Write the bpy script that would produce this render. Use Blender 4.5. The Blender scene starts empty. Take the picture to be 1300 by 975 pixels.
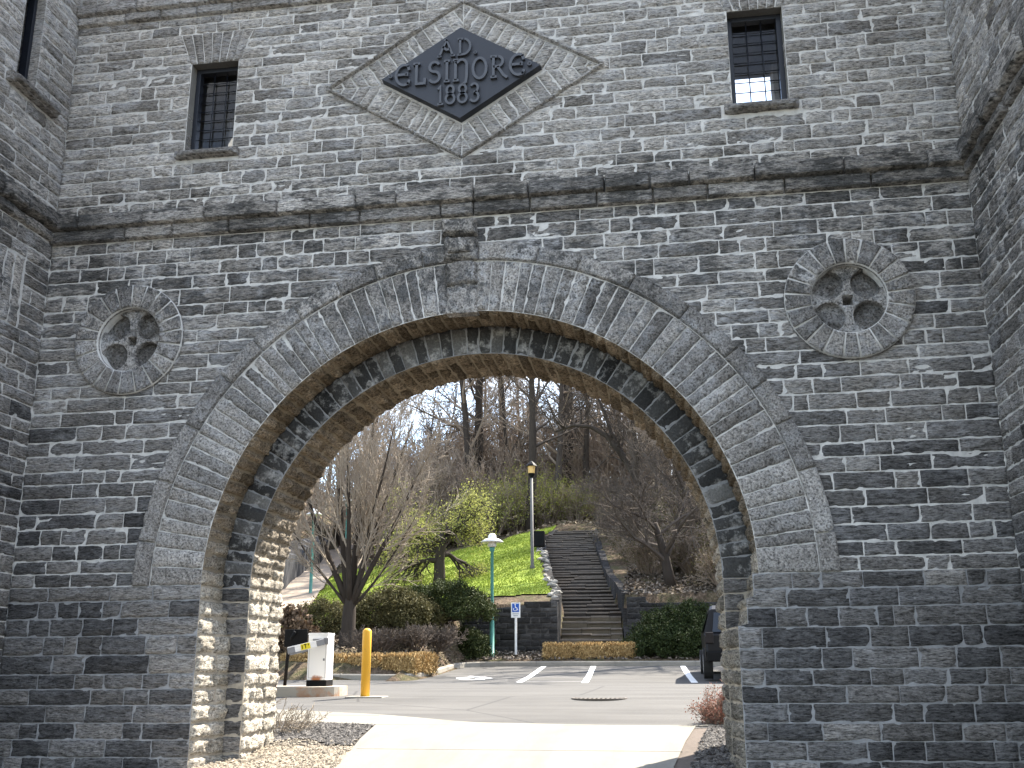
import bpy, bmesh, math, random
import numpy as np
from mathutils import Vector, Matrix
C = bpy.context.scene
COL = C.collection
rng = random.Random(11)
nrs = np.random.RandomState(5)

# ------------------------------------------------------------------ camera, sky, sun, exposure
def setup():
    yaw, pit, rol = map(math.radians, (-8.622, 15.223, -0.212))
    f = Vector((math.sin(yaw)*math.cos(pit), math.cos(yaw)*math.cos(pit), math.sin(pit)))
    r = Vector((math.cos(yaw), -math.sin(yaw), 0)); u = r.cross(f)
    r2 = r*math.cos(rol)+u*math.sin(rol); u2 = u*math.cos(rol)-r*math.sin(rol)
    cam = bpy.data.cameras.new('camera'); co = bpy.data.objects.new('camera', cam); COL.objects.link(co)
    M = Matrix((r2, u2, -f)).transposed().to_4x4(); M.translation = Vector((1.95, -9.981, 1.6))
    co.matrix_world = M
    cam.sensor_fit = 'HORIZONTAL'; cam.sensor_width = 36; cam.lens = 1295.6/1300*36
    cam.clip_start = .1; cam.clip_end = 3000
    C.camera = co
    C.view_settings.view_transform = 'Standard'; C.view_settings.look = 'None'
    C.view_settings.exposure = 2.1; C.view_settings.gamma = 1
    C.view_settings.use_curve_mapping = False
    C.cycles.max_bounces = 6; C.cycles.diffuse_bounces = 4
    C.cycles.transparent_max_bounces = 8
    C.cycles.use_adaptive_sampling = True
    w = bpy.data.worlds.new('World'); C.world = w; w.use_nodes = True
    nt = w.node_tree; nt.nodes.clear()
    el = math.radians(50); sx, sy = 1.0, 1.28
    az = math.atan2(sx, sy)
    out = nt.nodes.new('ShaderNodeOutputWorld'); bg = nt.nodes.new('ShaderNodeBackground')
    sky = nt.nodes.new('ShaderNodeTexSky'); sky.sky_type = 'NISHITA'; sky.sun_disc = False
    sky.sun_elevation = el; sky.sun_rotation = az; sky.air_density = 1.0; sky.dust_density = .6
    tc = nt.nodes.new('ShaderNodeTexCoord'); mp = nt.nodes.new('ShaderNodeMapping')
    mp.inputs['Scale'].default_value = (1, 1, 2.2)
    n = nt.nodes.new('ShaderNodeTexNoise'); n.inputs['Scale'].default_value = 3.2; n.inputs['Detail'].default_value = 7
    n.inputs['Roughness'].default_value = .6
    rp = nt.nodes.new('ShaderNodeValToRGB'); rp.color_ramp.elements[0].position = .42; rp.color_ramp.elements[1].position = .68
    mx = nt.nodes.new('ShaderNodeMix'); mx.data_type = 'RGBA'
    mx.inputs[7].default_value = (4.5, 4.4, 4.25, 1)
    L = nt.links.new
    L(tc.outputs['Generated'], mp.inputs[0]); L(mp.outputs[0], n.inputs['Vector']); L(n.outputs['Fac'], rp.inputs[0])
    L(rp.outputs[0], mx.inputs[0]); L(sky.outputs[0], mx.inputs[6])
    L(mx.outputs[2], bg.inputs['Color']); bg.inputs['Strength'].default_value = 0.15
    L(bg.outputs[0], out.inputs[0])
    s = bpy.data.lights.new('sun', 'SUN'); s.energy = 5.0; s.angle = math.radians(.5); s.color = (1, .93, .82)
    so = bpy.data.objects.new('sun', s); COL.objects.link(so)
    h = Vector((sx, sy, 0)).normalized()*math.cos(el); d = Vector((h.x, h.y, math.sin(el)))
    so.rotation_euler = (-d).to_track_quat('-Z', 'Y').to_euler(); so.location = d*60
setup()

# ------------------------------------------------------------------ helpers
def vnoise(x, y, z):
    xi, yi, zi = np.floor(x), np.floor(y), np.floor(z)
    fx, fy, fz = x-xi, y-yi, z-zi
    fx, fy, fz = (a*a*(3-2*a) for a in (fx, fy, fz))
    xi, yi, zi = (a.astype(np.int64) for a in (xi, yi, zi))
    def h(a, b, c):
        k = (a*374761393+b*668265263+c*2147483647+1013904223) & 0xffffffff
        k = ((k ^ (k >> 13))*1274126177) & 0xffffffff
        k = ((k ^ (k >> 16))*2246822519) & 0xffffffff
        return ((k ^ (k >> 15)) & 0xffff)/65535.0
    r = 0
    for i in (0, 1):
        for j in (0, 1):
            for k in (0, 1):
                r = r+h(xi+i, yi+j, zi+k)*(fx if i else 1-fx)*(fy if j else 1-fy)*(fz if k else 1-fz)
    return r
def fbm(x, y, z, o=4):
    r, a, s = 0, .5, 0
    for i in range(o):
        r = r+a*vnoise(x, y, z); s += a; a *= .55; x = x*2.03+5.1; y = y*2.03+1.7; z = z*2.03+9.2
    return r/s
def sstep(a, b, x):
    t = np.clip((x-a)/(b-a), 0, 1); return t*t*(3-2*t)

class MB:
    def __init__(s): s.v = []; s.f = []; s.m = []; s.t = []; s.k = []; s.n = 0
    def add(s, v, f, mat=0, tint=.5, kind=0.0):
        v = np.asarray(v, float).reshape(-1, 3)
        o = s.n; s.v.append(v); s.n += len(v)
        s.t.append(np.broadcast_to(np.asarray(tint, float), (len(v),))); s.k.append(np.broadcast_to(np.asarray(kind, float), (len(v),)))
        if isinstance(f, np.ndarray): s.f += (f+o).tolist()
        else: s.f += [[i+o for i in q] for q in f]
        s.m += [mat]*len(f)
    def grid(s, P, mat=0, tint=.5, kind=0.0, keep=None):
        a, b = P.shape[:2]
        i = np.arange(a*b).reshape(a, b)
        q = np.stack([i[:-1, :-1], i[1:, :-1], i[1:, 1:], i[:-1, 1:]], -1).reshape(-1, 4)
        if keep is not None: q = q[keep.reshape(-1)]
        s.add(P.reshape(-1, 3), q, mat, tint, kind)
    def box(s, x0, x1, y0, y1, z0, z1, bev=0, mat=0, M=None, tint=.5):
        bm = bmesh.new(); bmesh.ops.create_cube(bm, size=1)
        for v in bm.verts:
            v.co = Vector(((x0+x1)/2+v.co.x*(x1-x0), (y0+y1)/2+v.co.y*(y1-y0), (z0+z1)/2+v.co.z*(z1-z0)))
        if bev: bmesh.ops.bevel(bm, geom=bm.edges[:], offset=bev, segments=2, affect='EDGES', profile=.5)
        if M is not None: bmesh.ops.transform(bm, matrix=M, verts=bm.verts[:])
        bm.verts.index_update()
        s.add([v.co[:] for v in bm.verts], [[v.index for v in q.verts] for q in bm.faces], mat, tint); bm.free()
    def tube(s, pts, rad, sides=6, mat=0, caps=True, tint=.5):
        pts = [Vector(p) for p in pts]; n = len(pts)
        if not hasattr(rad, '__len__'): rad = [rad]*n
        V = []; d = (pts[1]-pts[0]).normalized()
        a = d.cross(Vector((0, 0, 1)) if abs(d.z) < .9 else Vector((1, 0, 0))).normalized()
        for i in range(n):
            d = (pts[min(i+1, n-1)]-pts[max(i-1, 0)]).normalized()
            a = (a-d*a.dot(d)).normalized(); b = d.cross(a)
            for k in range(sides):
                w = 2*math.pi*k/sides; V.append(pts[i]+(a*math.cos(w)+b*math.sin(w))*rad[i])
        F = []
        for i in range(n-1):
            for k in range(sides):
                k2 = (k+1) % sides; F.append((i*sides+k, i*sides+k2, (i+1)*sides+k2, (i+1)*sides+k))
        if caps: F.append(tuple(range(sides))[::-1]); F.append(tuple(range((n-1)*sides, n*sides)))
        s.add([v[:] for v in V], F, mat, tint)
    def lathe(s, prof, c=(0, 0, 0), seg=20, mat=0, tint=.5):
        V = []; F = []; n = len(prof)
        for r, z in prof:
            for k in range(seg):
                w = 2*math.pi*k/seg; V.append((c[0]+r*math.cos(w), c[1]+r*math.sin(w), c[2]+z))
        for i in range(n-1):
            for k in range(seg):
                k2 = (k+1) % seg; F.append((i*seg+k, i*seg+k2, (i+1)*seg+k2, (i+1)*seg+k))
        F.append(tuple(range(seg))[::-1]); F.append(tuple(range((n-1)*seg, n*seg)))
        s.add(V, F, mat, tint)
    def prism(s, poly, fn, mat=0, tint=.5):
        """poly: 2-D outline, fn(u,v,k) -> 3-D for k=0 and 1"""
        n = len(poly)
        V = [fn(u, v, 0) for u, v in poly]+[fn(u, v, 1) for u, v in poly]
        F = [tuple(range(n))[::-1], tuple(range(n, 2*n))]+[(i, (i+1) % n, n+(i+1) % n, n+i) for i in range(n)]
        s.add(V, F, mat, tint)
    def build(s, name, mats, parent=None, smooth=False, angle=None):
        me = bpy.data.meshes.new(name)
        if s.n:
            V = np.concatenate(s.v)
            me.from_pydata(V, [], s.f)
            me.polygons.foreach_set('material_index', s.m)
            me.attributes.new('tint', 'FLOAT', 'POINT').data.foreach_set('value', np.concatenate(s.t).astype(np.float32))
            me.attributes.new('kind', 'FLOAT', 'POINT').data.foreach_set('value', np.concatenate(s.k).astype(np.float32))
            if smooth: me.polygons.foreach_set('use_smooth', [True]*len(me.polygons))
            me.update()
        for m in (mats if isinstance(mats, (list, tuple)) else [mats]): me.materials.append(m)
        o = bpy.data.objects.new(name, me); COL.objects.link(o)
        if parent is not None: o.parent = parent
        return o

def empty(name, loc=(0, 0, 0), rz=0):
    o = bpy.data.objects.new(name, None); COL.objects.link(o); o.location = loc; o.rotation_euler = (0, 0, rz)
    o.empty_display_size = .3; return o
def tag(o, label, cat, group=None, kind=None):
    o['label'] = label; o['category'] = cat
    if group: o['group'] = group
    if kind: o['kind'] = kind
    return o
def struct(o, kind='structure'): o['kind'] = kind; return o
def copy_tree(o, parent=None):
    c = o.copy(); COL.objects.link(c)
    if parent is not None: c.parent = parent
    for ch in [x for x in o.children]: copy_tree(ch, c)
    return c

# ------------------------------------------------------------------ materials
class NT:
    def __init__(s, name):
        s.m = bpy.data.materials.new(name); s.m.use_nodes = True; s.t = s.m.node_tree
        s.b = s.t.nodes['Principled BSDF']; s.L = s.t.links.new
    def n(s, typ, **kw):
        x = s.t.nodes.new('ShaderNode'+typ)
        for k, v in kw.items():
            if k.startswith('i_'):
                kk = k[2:]; kk = int(kk) if kk.isdigit() else kk.replace('_', ' ')
                x.inputs[kk].default_value = v
            else: setattr(x, k, v)
        return x
    def coord(s, scale=(1, 1, 1), what='Object'):
        tc = s.n('TexCoord'); mp = s.n('Mapping'); mp.inputs['Scale'].default_value = scale
        s.L(tc.outputs[what], mp.inputs[0]); return mp.outputs[0]
    def noise(s, vec, scale, detail=5, rough=.6):
        x = s.n('TexNoise', i_Scale=scale, i_Detail=detail, i_Roughness=rough); s.L(vec, x.inputs['Vector']); return x.outputs['Fac']
    def ramp(s, fac, stops):
        r = s.n('ValToRGB'); e = r.color_ramp.elements
        while len(e) < len(stops): e.new(.5)
        for i, (p, c) in enumerate(stops):
            e[i].position = p; e[i].color = (c, c, c, 1) if not hasattr(c, '__len__') else (*c, 1)
        s.L(fac, r.inputs[0]); return r.outputs[0]
    def mix(s, fac, a, b, mode='MIX'):
        x = s.n('Mix', data_type='RGBA', blend_type=mode)
        for sock, val in ((x.inputs[0], fac), (x.inputs[6], a), (x.inputs[7], b)):
            if isinstance(val, bpy.types.NodeSocket): s.L(val, sock)
            elif hasattr(val, '__len__'): sock.default_value = (*val, 1)
            else: sock.default_value = val
        return x.outputs[2]
    def math(s, op, a, b=0.0):
        x = s.n('Math', operation=op)
        for i, v in enumerate((a, b)):
            if isinstance(v, bpy.types.NodeSocket): s.L(v, x.inputs[i])
            else: x.inputs[i].default_value = v
        return x.outputs[0]
    def attr(s, name):
        x = s.n('Attribute'); x.attribute_name = name; return x.outputs['Fac']
    def island(s): return s.n('NewGeometry').outputs['Random Per Island']
    def z(s):
        g = s.n('NewGeometry'); x = s.n('SeparateXYZ'); s.L(g.outputs['Position'], x.inputs[0]); return x.outputs
    def bump(s, h, strength=.5, dist=.02):
        b = s.n('Bump', i_Strength=strength, i_Distance=dist); s.L(h, b.inputs['Height']); s.L(b.outputs[0], s.b.inputs['Normal'])
    def done(s, col=None, rough=.8, spec=.3, metal=0):
        if col is not None:
            if isinstance(col, bpy.types.NodeSocket): s.L(col, s.b.inputs['Base Color'])
            else: s.b.inputs['Base Color'].default_value = (*col, 1)
        if isinstance(rough, bpy.types.NodeSocket): s.L(rough, s.b.inputs['Roughness'])
        else: s.b.inputs['Roughness'].default_value = rough
        s.b.inputs['Specular IOR Level'].default_value = spec; s.b.inputs['Metallic'].default_value = metal
        return s.m

def plain(name, col, rough=.6, var=.25, scale=8, spec=.35, metal=0, bump=.15):
    N = NT(name); v = N.coord(); a = N.noise(v, scale, 6, .65); b = N.noise(v, scale*9, 3)
    c = N.mix(a, [x*(1-var) for x in col], [min(1, x*(1+var)) for x in col])
    c = N.mix(.25, c, N.ramp(b, [(.3, .6), (.7, 1.25)]), 'MULTIPLY')
    if bump: N.bump(b, bump, .01)
    return N.done(c, rough, spec, metal)

def stone_mat(name, stretch=(3, 3, 13), shelter=False, vert=False):
    N = NT(name)
    v = N.coord(stretch); vi = N.coord((1, 1, 1))
    t = N.attr('tint'); k = N.attr('kind'); xyz = N.z(); z = xyz[2]
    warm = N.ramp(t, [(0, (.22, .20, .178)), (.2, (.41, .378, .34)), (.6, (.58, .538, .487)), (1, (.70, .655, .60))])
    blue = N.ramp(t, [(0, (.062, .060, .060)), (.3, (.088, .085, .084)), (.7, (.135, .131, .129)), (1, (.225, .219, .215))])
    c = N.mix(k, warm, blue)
    if shelter:  # bounced warmth painted into the tan; soffit shade into the darker upper tone
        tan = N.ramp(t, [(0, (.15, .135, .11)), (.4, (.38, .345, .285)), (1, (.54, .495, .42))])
        soffit_shade = N.ramp(t, [(0, (.08, .062, .042)), (.5, (.18, .14, .096)), (1, (.32, .26, .19))])
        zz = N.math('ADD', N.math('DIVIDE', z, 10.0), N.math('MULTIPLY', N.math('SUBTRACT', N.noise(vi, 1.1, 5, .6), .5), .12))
        c = N.mix(N.ramp(zz, [(.22, 0), (.34, 1)]), tan, soffit_shade)
    n1 = N.noise(v, 1.6, 8, .68); n2 = N.noise(v, 6, 6, .7); n3 = N.noise(vi, 2.4, 6, .62); n4 = N.noise(vi, 55, 3, .6)
    c = N.mix(1.0, c, N.ramp(n1, [(.3, .5), (.5, 1.0), (.72, 1.22)]), 'MULTIPLY')
    c = N.mix(.85, c, N.ramp(n2, [(.36, .4), (.5, 1.05), (.72, 1.5)]), 'MULTIPLY')
    if not shelter:
        # pale lime bloom and black crust, strongest round the string course
        band = N.ramp(N.math('DIVIDE', z, 10.0), [(.2, .12), (.40, .5), (.50, 1.0), (.60, 1.0), (.635, .45), (.67, .5), (.70, .8), (.9, .8)])
        bloom = N.math('MULTIPLY', N.ramp(N.math('ADD', N.math('MULTIPLY', n3, .45), N.math('MULTIPLY', n1, .55)), [(.49, 0), (.575, 1)]), band)
        c = N.mix(N.math('MULTIPLY', bloom, .75), c, (.60, .595, .595))
        n5 = N.noise(vi, 1.5, 7, .7)
        b2 = N.ramp(N.math('DIVIDE', z, 10.0), [(.25, .2), (.46, .55), (.54, .95), (.67, 1.0), (.71, .45), (.9, .4)])
        crust = N.math('MULTIPLY', N.ramp(N.math('ADD', N.math('MULTIPLY', n5, .4), N.math('MULTIPLY', n1, .6)), [(.47, 0), (.55, 1)]), b2)
        c = N.mix(N.math('MULTIPLY', crust, .85), c, (.04, .04, .038))
    c = N.mix(.5, c, N.ramp(n4, [(.3, .65), (.7, 1.3)]), 'MULTIPLY')
    n7 = N.noise(N.coord(tuple(q*3.4 for q in stretch)), 2.0, 7, .72)
    c = N.mix(.8, c, N.ramp(n7, [(.38, .12), (.46, .95), (.66, 1.65)]), 'MULTIPLY')  # dirt plus crevice shade painted into the colour of the fine cracks
    h = N.math('ADD', N.math('ADD', N.math('MULTIPLY', n2, 1.0), N.math('MULTIPLY', n4, .35)), N.math('MULTIPLY', n7, 1.1))
    N.bump(h, 1.0, .035)
    return N.done(c, .92, .15)

M = {}
M['stone'] = stone_mat('weathered_ashlar')
M['vous'] = stone_mat('weathered_voussoir', (7, 7, 7))
M['shelt'] = stone_mat('sheltered_bounce_rock', (5, 5, 9), True)
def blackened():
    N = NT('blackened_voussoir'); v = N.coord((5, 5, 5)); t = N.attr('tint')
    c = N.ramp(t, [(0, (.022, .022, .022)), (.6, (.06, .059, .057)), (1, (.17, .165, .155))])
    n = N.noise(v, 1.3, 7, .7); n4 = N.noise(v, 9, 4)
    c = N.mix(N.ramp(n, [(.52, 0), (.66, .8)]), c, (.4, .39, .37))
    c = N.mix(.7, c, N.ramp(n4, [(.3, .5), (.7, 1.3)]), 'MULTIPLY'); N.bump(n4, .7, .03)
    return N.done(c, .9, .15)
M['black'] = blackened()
def mortar(name, col):
    N = NT(name); v = N.coord(); a = N.noise(v, 2.2, 6, .65); b = N.noise(v, 70, 3); x = N.noise(v, 9, 5, .7)
    c = N.mix(a, [q*.72 for q in col], [q*1.18 for q in col])
    c = N.mix(.8, c, N.ramp(x, [(.3, .6), (.6, 1.1)]), 'MULTIPLY')
    N.bump(b, .5, .01); return N.done(c, .95, .1)
M['mortar'] = mortar('lime_mortar', (.50, .485, .455))
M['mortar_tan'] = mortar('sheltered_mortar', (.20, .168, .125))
M['mortar_grey'] = mortar('grey_mortar', (.25, .25, .25))  # darker mortar, for joints below the springing and the inner order
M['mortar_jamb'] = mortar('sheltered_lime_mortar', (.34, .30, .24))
M['iron'] = plain('dark_slate_paint', (.012, .014, .02), .45, .2, 6)
M['letters'] = plain('highlit_raised_letters', (.062, .066, .076), .5, .3, 14, .4, 0, .1)  # lighter than the plaque: the highlight on the letters is painted in
M['plaque'] = plain('slate_blue_cast_iron', (.020, .0225, .03), .5, .15, 5, .4, 0, .1)
M['dark'] = plain('room_plaster', (.05, .05, .055), .9)
def glass():
    N = NT('window_glass'); N.t.nodes.remove(N.b)
    tr = N.n('BsdfTransparent'); tr.inputs[0].default_value = (.82, .86, .9, 1)
    gl = N.n('BsdfGlossy'); gl.inputs['Roughness'].default_value = .03
    fr = N.n('Fresnel', i_IOR=1.45); ms = N.n('MixShader')
    N.L(fr.outputs[0], ms.inputs[0]); N.L(tr.outputs[0], ms.inputs[1]); N.L(gl.outputs[0], ms.inputs[2])
    N.L(ms.outputs[0], N.t.nodes['Material Output'].inputs[0]); return N.m
M['glass'] = glass()

# ------------------------------------------------------------------ masonry engine
class Masonry:
    """rock-faced stones on any surface: Mp(s,t,h) maps metres along / across / out of the face"""
    def __init__(s, Mp, amp=.012, bulge=.016, hmin=-.008, edge=.022, fs=3.5, ft=15., ds=.032, dt=.026, kindf=None):
        s.Mp, s.amp, s.bulge, s.hmin, s.edge, s.fs, s.ft, s.ds, s.dt, s.kindf = Mp, amp, bulge, hmin, edge, fs, ft, ds, dt, kindf
        s.parts = []
    def add(s, l, r, t0, t1, tint=None, kind=None, extra=0):
        lf = l if callable(l) else (lambda t, l=l: np.full_like(t, l))
        rf = r if callable(r) else (lambda t, r=r: np.full_like(t, r))
        H = t1-t0
        nt = max(3, int(H/s.dt)+1); q = min(.012/H, .2)
        vv = np.concatenate([[0, q], np.linspace(q, 1-q, nt)[1:-1], [1-q, 1]])
        tt = t0+H*vv; te = np.clip(tt, t0+1e-4, t1-1e-4)
        ll, rr = lf(te), rf(te); rr = np.maximum(rr, ll+.002)
        W = max(.02, float(np.mean(rr-ll)))
        ns = max(3, int(W/s.ds)+1); q = min(.012/W, .2)
        uu = np.concatenate([[0, q], np.linspace(q, 1-q, ns)[1:-1], [1-q, 1]])
        S = ll[:, None]+(rr-ll)[:, None]*uu[None, :]; T = np.repeat(tt[:, None], len(uu), 1)
        Ed = np.minimum(np.minimum(S-ll[:, None], rr[:, None]-S), np.minimum(T-t0, t1-T))
        seed = rng.random()*100
        tint = rng.betavariate(2.2, 2.2) if tint is None else tint
        kind = (s.kindf((t0+t1)/2) if s.kindf else 0) if kind is None else kind
        s.parts.append((S, T, Ed, seed, tint, kind, extra+rng.uniform(-.006, .006), rng.uniform(-.25, .25), rng.uniform(-.06, .06)))
    def flush(s, mb, mat=0):
        if not s.parts: return
        S = np.concatenate([p[0].ravel() for p in s.parts]); T = np.concatenate([p[1].ravel() for p in s.parts])
        E = np.concatenate([p[2].ravel() for p in s.parts])
        rep = lambda i: np.concatenate([np.full(p[0].size, p[i]) for p in s.parts])
        sd, ex, tl, ts = rep(3), rep(6), rep(7), rep(8)
        cs = np.concatenate([np.full(p[0].size, p[0].mean()) for p in s.parts]); ct = np.concatenate([np.full(p[0].size, p[1].mean()) for p in s.parts])
        n1 = fbm(S*s.fs+sd*13, T*s.ft+sd*7, sd*3.1, 4)-.5
        n2 = fbm(S*s.fs*.6+sd*3+40, T*s.ft*1.5+sd*5, sd*1.7, 3)-.5
        wob = (fbm(S*14+sd, T*14+sd, sd, 2)-.5)*.024
        Ee = np.maximum(E+np.where(E > 1e-5, wob, 0), 0)
        e = sstep(0, s.edge, Ee)
        crack = -np.exp(-(n2/.035)**2)*.55
        h = s.hmin+(s.bulge-s.hmin)*e+ex*e+(s.amp*(2.2*n1+crack)+(T-ct)*tl*.12+(S-cs)*ts*.2)*np.clip(E/.02, 0, 1)
        P = s.Mp(S, T, h)
        k = 0
        for p in s.parts:
            a, b = p[0].shape
            mb.grid(np.swapaxes(P[k:k+a*b].reshape(a, b, 3), 0, 1), mat, p[4], p[5]); k += a*b
        s.parts = []

def courses(z0, z1, h=.153):
    n = max(1, round((z1-z0)/h)); w = [rng.uniform(.82, 1.2) for _ in range(n)]; t = sum(w)
    e = [z0]
    for q in w: e.append(e[-1]+q/t*(z1-z0))
    return e
class Obst:
    def __init__(s, z0, z1, xl, xr, cx): s.z0, s.z1, s.xl, s.xr, s.cx = z0, z1, xl, xr, cx
def lay(ms, edges, xL, xR, obst, lmin=.2, lmax=.62, kindf=None):
    prev = []
    for a, b in zip(edges[:-1], edges[1:]):
        zz = np.linspace(a+1e-4, b-1e-4, 7); act = []
        for o in obst:
            ins = (zz > o.z0) & (zz < o.z1)
            if ins.any() and (o.xr(zz)-o.xl(zz))[ins].max() > .03: act.append(o)
        act.sort(key=lambda o: o.cx)
        def lim(o, side):
            def f(t):
                v = (o.xl if side == 'l' else o.xr)(t)
                return np.where((t > o.z0) & (t < o.z1), v, o.cx)
            return f
        bounds = []
        cur = (lambda t: np.full_like(t, xL))
        for o in act: bounds.append((cur, lim(o, 'l'))); cur = lim(o, 'r')
        bounds.append((cur, (lambda t: np.full_like(t, xR))))
        joints = []
        for lf, rf in bounds:
            l, r = lf(zz), rf(zz)
            if (r-l).max() < .05: continue
            x = float(l.max()); xe = float(r.min()); cuts = []; p = float(l.min())
            while True:
                st = rng.uniform(lmin, lmax) if rng.random() > .2 else rng.uniform(.14, .3)
                c = max(x+.1, p+st)
                for j in prev:
                    if abs(j-c) < .05: c += .09
                if c > xe-.16: break
                cuts.append(c); p = c
            ends = [lf]+cuts+[rf]
            for q in range(len(ends)-1): ms.add(ends[q], ends[q+1], a, b)
            joints += cuts
        prev = joints

# ------------------------------------------------------------------ gatehouse
ZS, R0, R1, R2, RH = 2.38, 2.47, 2.78, 3.34, 3.53     # springing; inner, outer, voussoir and hood radii
Y1, T = .52, 1.4                                        # depth of the outer order, of the whole wall
XL, XR, ZT, ZB = -4.9, 5.1, 11.2, -.9
def jr(z): return np.where(z < 1.9, 2.56, np.where(z < 2.15, 2.65, np.where(z < ZS, 2.72, R1)))
gate = empty('stone_gatehouse', (0, 0, .6))
tag(gate, 'grey rock-faced limestone gatehouse with round archway, barred windows and date plaque', 'gatehouse')
gparts = []
def gp(mb, name, mats, parent=None, smooth=True):
    """a part of the gatehouse; vertices are world coordinates"""
    for a in mb.v:
        a[:, 2] += .005*a[:, 0]
        if parent is None: a -= np.array([0, 0, .6])
        else: a -= np.array([0, 0, .6])
    return mb.build(name, mats, parent if parent is not None else gate, smooth)
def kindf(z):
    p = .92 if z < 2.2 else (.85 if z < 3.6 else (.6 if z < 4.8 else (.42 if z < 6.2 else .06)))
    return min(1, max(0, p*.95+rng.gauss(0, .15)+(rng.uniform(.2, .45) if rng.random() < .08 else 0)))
def wallM(y0): return lambda s, t, h: np.stack([s, y0-h, t], -1)
W = dict(l=(-3.38, -2.80), r=(2.83, 3.42)); WZ = (7.31, 8.46)
med = [(-3.82, 5.055), (3.83, 5.055)]; RM, RMI = .632, .362
DC, DW, DHH = (-.11, 7.94), 1.61, 1.01; PW, PH, PC = .945, .60, (-.12, 7.955)
def circ(cx, cz, r): return Obst(cz-r, cz+r, lambda t: cx-np.sqrt(np.maximum(0, r*r-(t-cz)**2)), lambda t: cx+np.sqrt(np.maximum(0, r*r-(t-cz)**2)), cx)
def rect(x0, x1, z0, z1): return Obst(z0, z1, lambda t: np.full_like(t, x0), lambda t: np.full_like(t, x1), (x0+x1)/2)
RA = 3.46
arch_o = Obst(ZB, ZS+RA, lambda t: np.where(t < ZS, -R1, -np.sqrt(np.maximum(0, RA*RA-(t-ZS)**2))),
              lambda t: np.where(t < ZS, jr(t), np.sqrt(np.maximum(0, RA*RA-(t-ZS)**2))), 0.0)
dia_o = Obst(DC[1]-DHH, DC[1]+DHH, lambda t: DC[0]-(DW-.05)*np.maximum(0, 1-np.abs(t-DC[1])/DHH), lambda t: DC[0]+(DW-.05)*np.maximum(0, 1-np.abs(t-DC[1])/DHH), DC[0])
wins = [rect(a, b, *WZ) for a, b in W.values()]
sills = [rect(W['l'][0]-.09, W['l'][1]+.07, WZ[0]-.15, WZ[0]), rect(W['r'][0]-.12, W['r'][1]+.12, WZ[0]-.15, WZ[0])]
def lint(c): return Obst(WZ[1], WZ[1]+.40, lambda t: c-.30-(t-WZ[1])*.38, lambda t: c+.30+(t-WZ[1])*.38, c)
lints = [lint(-3.09), lint(3.125)]
low = [-.9]+courses(-.75, ZS)                   # courses below the springing carry round into the jambs
low = courses(ZB, ZS)
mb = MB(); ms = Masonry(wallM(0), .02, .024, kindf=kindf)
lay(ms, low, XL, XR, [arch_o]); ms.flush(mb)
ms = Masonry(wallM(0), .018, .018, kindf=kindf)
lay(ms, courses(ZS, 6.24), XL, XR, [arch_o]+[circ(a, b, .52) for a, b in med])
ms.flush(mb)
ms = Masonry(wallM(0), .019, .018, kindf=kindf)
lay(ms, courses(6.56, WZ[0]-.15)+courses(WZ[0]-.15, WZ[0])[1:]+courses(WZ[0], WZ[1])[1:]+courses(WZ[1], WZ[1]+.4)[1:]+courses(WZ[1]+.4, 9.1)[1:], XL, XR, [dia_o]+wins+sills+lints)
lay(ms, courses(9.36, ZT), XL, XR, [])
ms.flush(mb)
# mortar face
xs = np.unique(np.round(np.concatenate([np.linspace(XL, XR, 121), [-R1, 2.56, 2.65, 2.72, R1, *W['l'], *W['r']]]), 4))
zs = np.unique(np.round(np.concatenate([np.linspace(ZB, ZT, 145), [ZS, 1.9, 2.15, *WZ]]), 4))
X, Z = np.meshgrid(xs, zs, indexing='ij')
cx, cz = (X[:-1, :-1]+X[1:, 1:])/2, (Z[:-1, :-1]+Z[1:, 1:])/2
hole = ((cz < ZS) & (cx > -R1) & (cx < jr(cz))) | ((cz >= ZS) & (np.hypot(cx, cz-ZS) < 3.2))
for a, b in W.values(): hole |= (cx > a) & (cx < b) & (cz > WZ[0]) & (cz < WZ[1])
for a, b in med: hole |= np.hypot(cx-a, cz-b) < .45
mb.grid(np.stack([X, np.zeros_like(X), Z], -1), 1, keep=~hole & (cz > ZS)); mb.grid(np.stack([X, np.zeros_like(X), Z], -1), 2, keep=~hole & (cz <= ZS))
wall = gp(mb, 'front_wall', [M['stone'], M['mortar'], M['mortar_grey']])
# rear face, floor, ceiling and top of the wall
mb = MB()
hole = ((cz < ZS) & (np.abs(cx) < R1)) | ((cz >= ZS) & (np.hypot(cx, cz-ZS) < R1))
for a, b in W.values(): hole |= (cx > a) & (cx < b) & (cz > WZ[0]) & (cz < WZ[1])
mb.grid(np.stack([X, np.full_like(X, T+.01), Z], -1), 0, keep=~hole)
th = np.linspace(-math.pi/2, math.pi/2, 61)
for r0, r1, y in ((R0, R1+.25, T+.03),):
    P = np.stack([np.stack([r*np.sin(th), np.full_like(th, y), ZS+r*np.cos(th)], -1) for r in (r0, r1)], 1); mb.grid(P, 0)
for sgn in (-1, 1): mb.box(min(sgn*R0, sgn*(R1+.25)), max(sgn*R0, sgn*(R1+.25)), T+.005, T+.03, ZB, ZS)
mb.box(XL, XR, .02, T, 6.6, 6.7, 0, 1); mb.box(XL, XR, .02, T, 9.5, 9.6, 0, 1); mb.box(XL-.02, XR+.02, -.06, T+.06, ZT, ZT+.2)
for a, b in W.values():      # reveals of the rear windows
    mb.box(a-.05, a, T-.3, T, WZ[0], WZ[1]); mb.box(b, b+.05, T-.3, T, WZ[0], WZ[1])
M['rear'] = plain('rear_rubble_stone', (.20, .19, .17), .9, .3, 4, .1, 0, .6)
gp(mb, 'rear_wall', [M['rear'], M['dark']], smooth=False)
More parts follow.
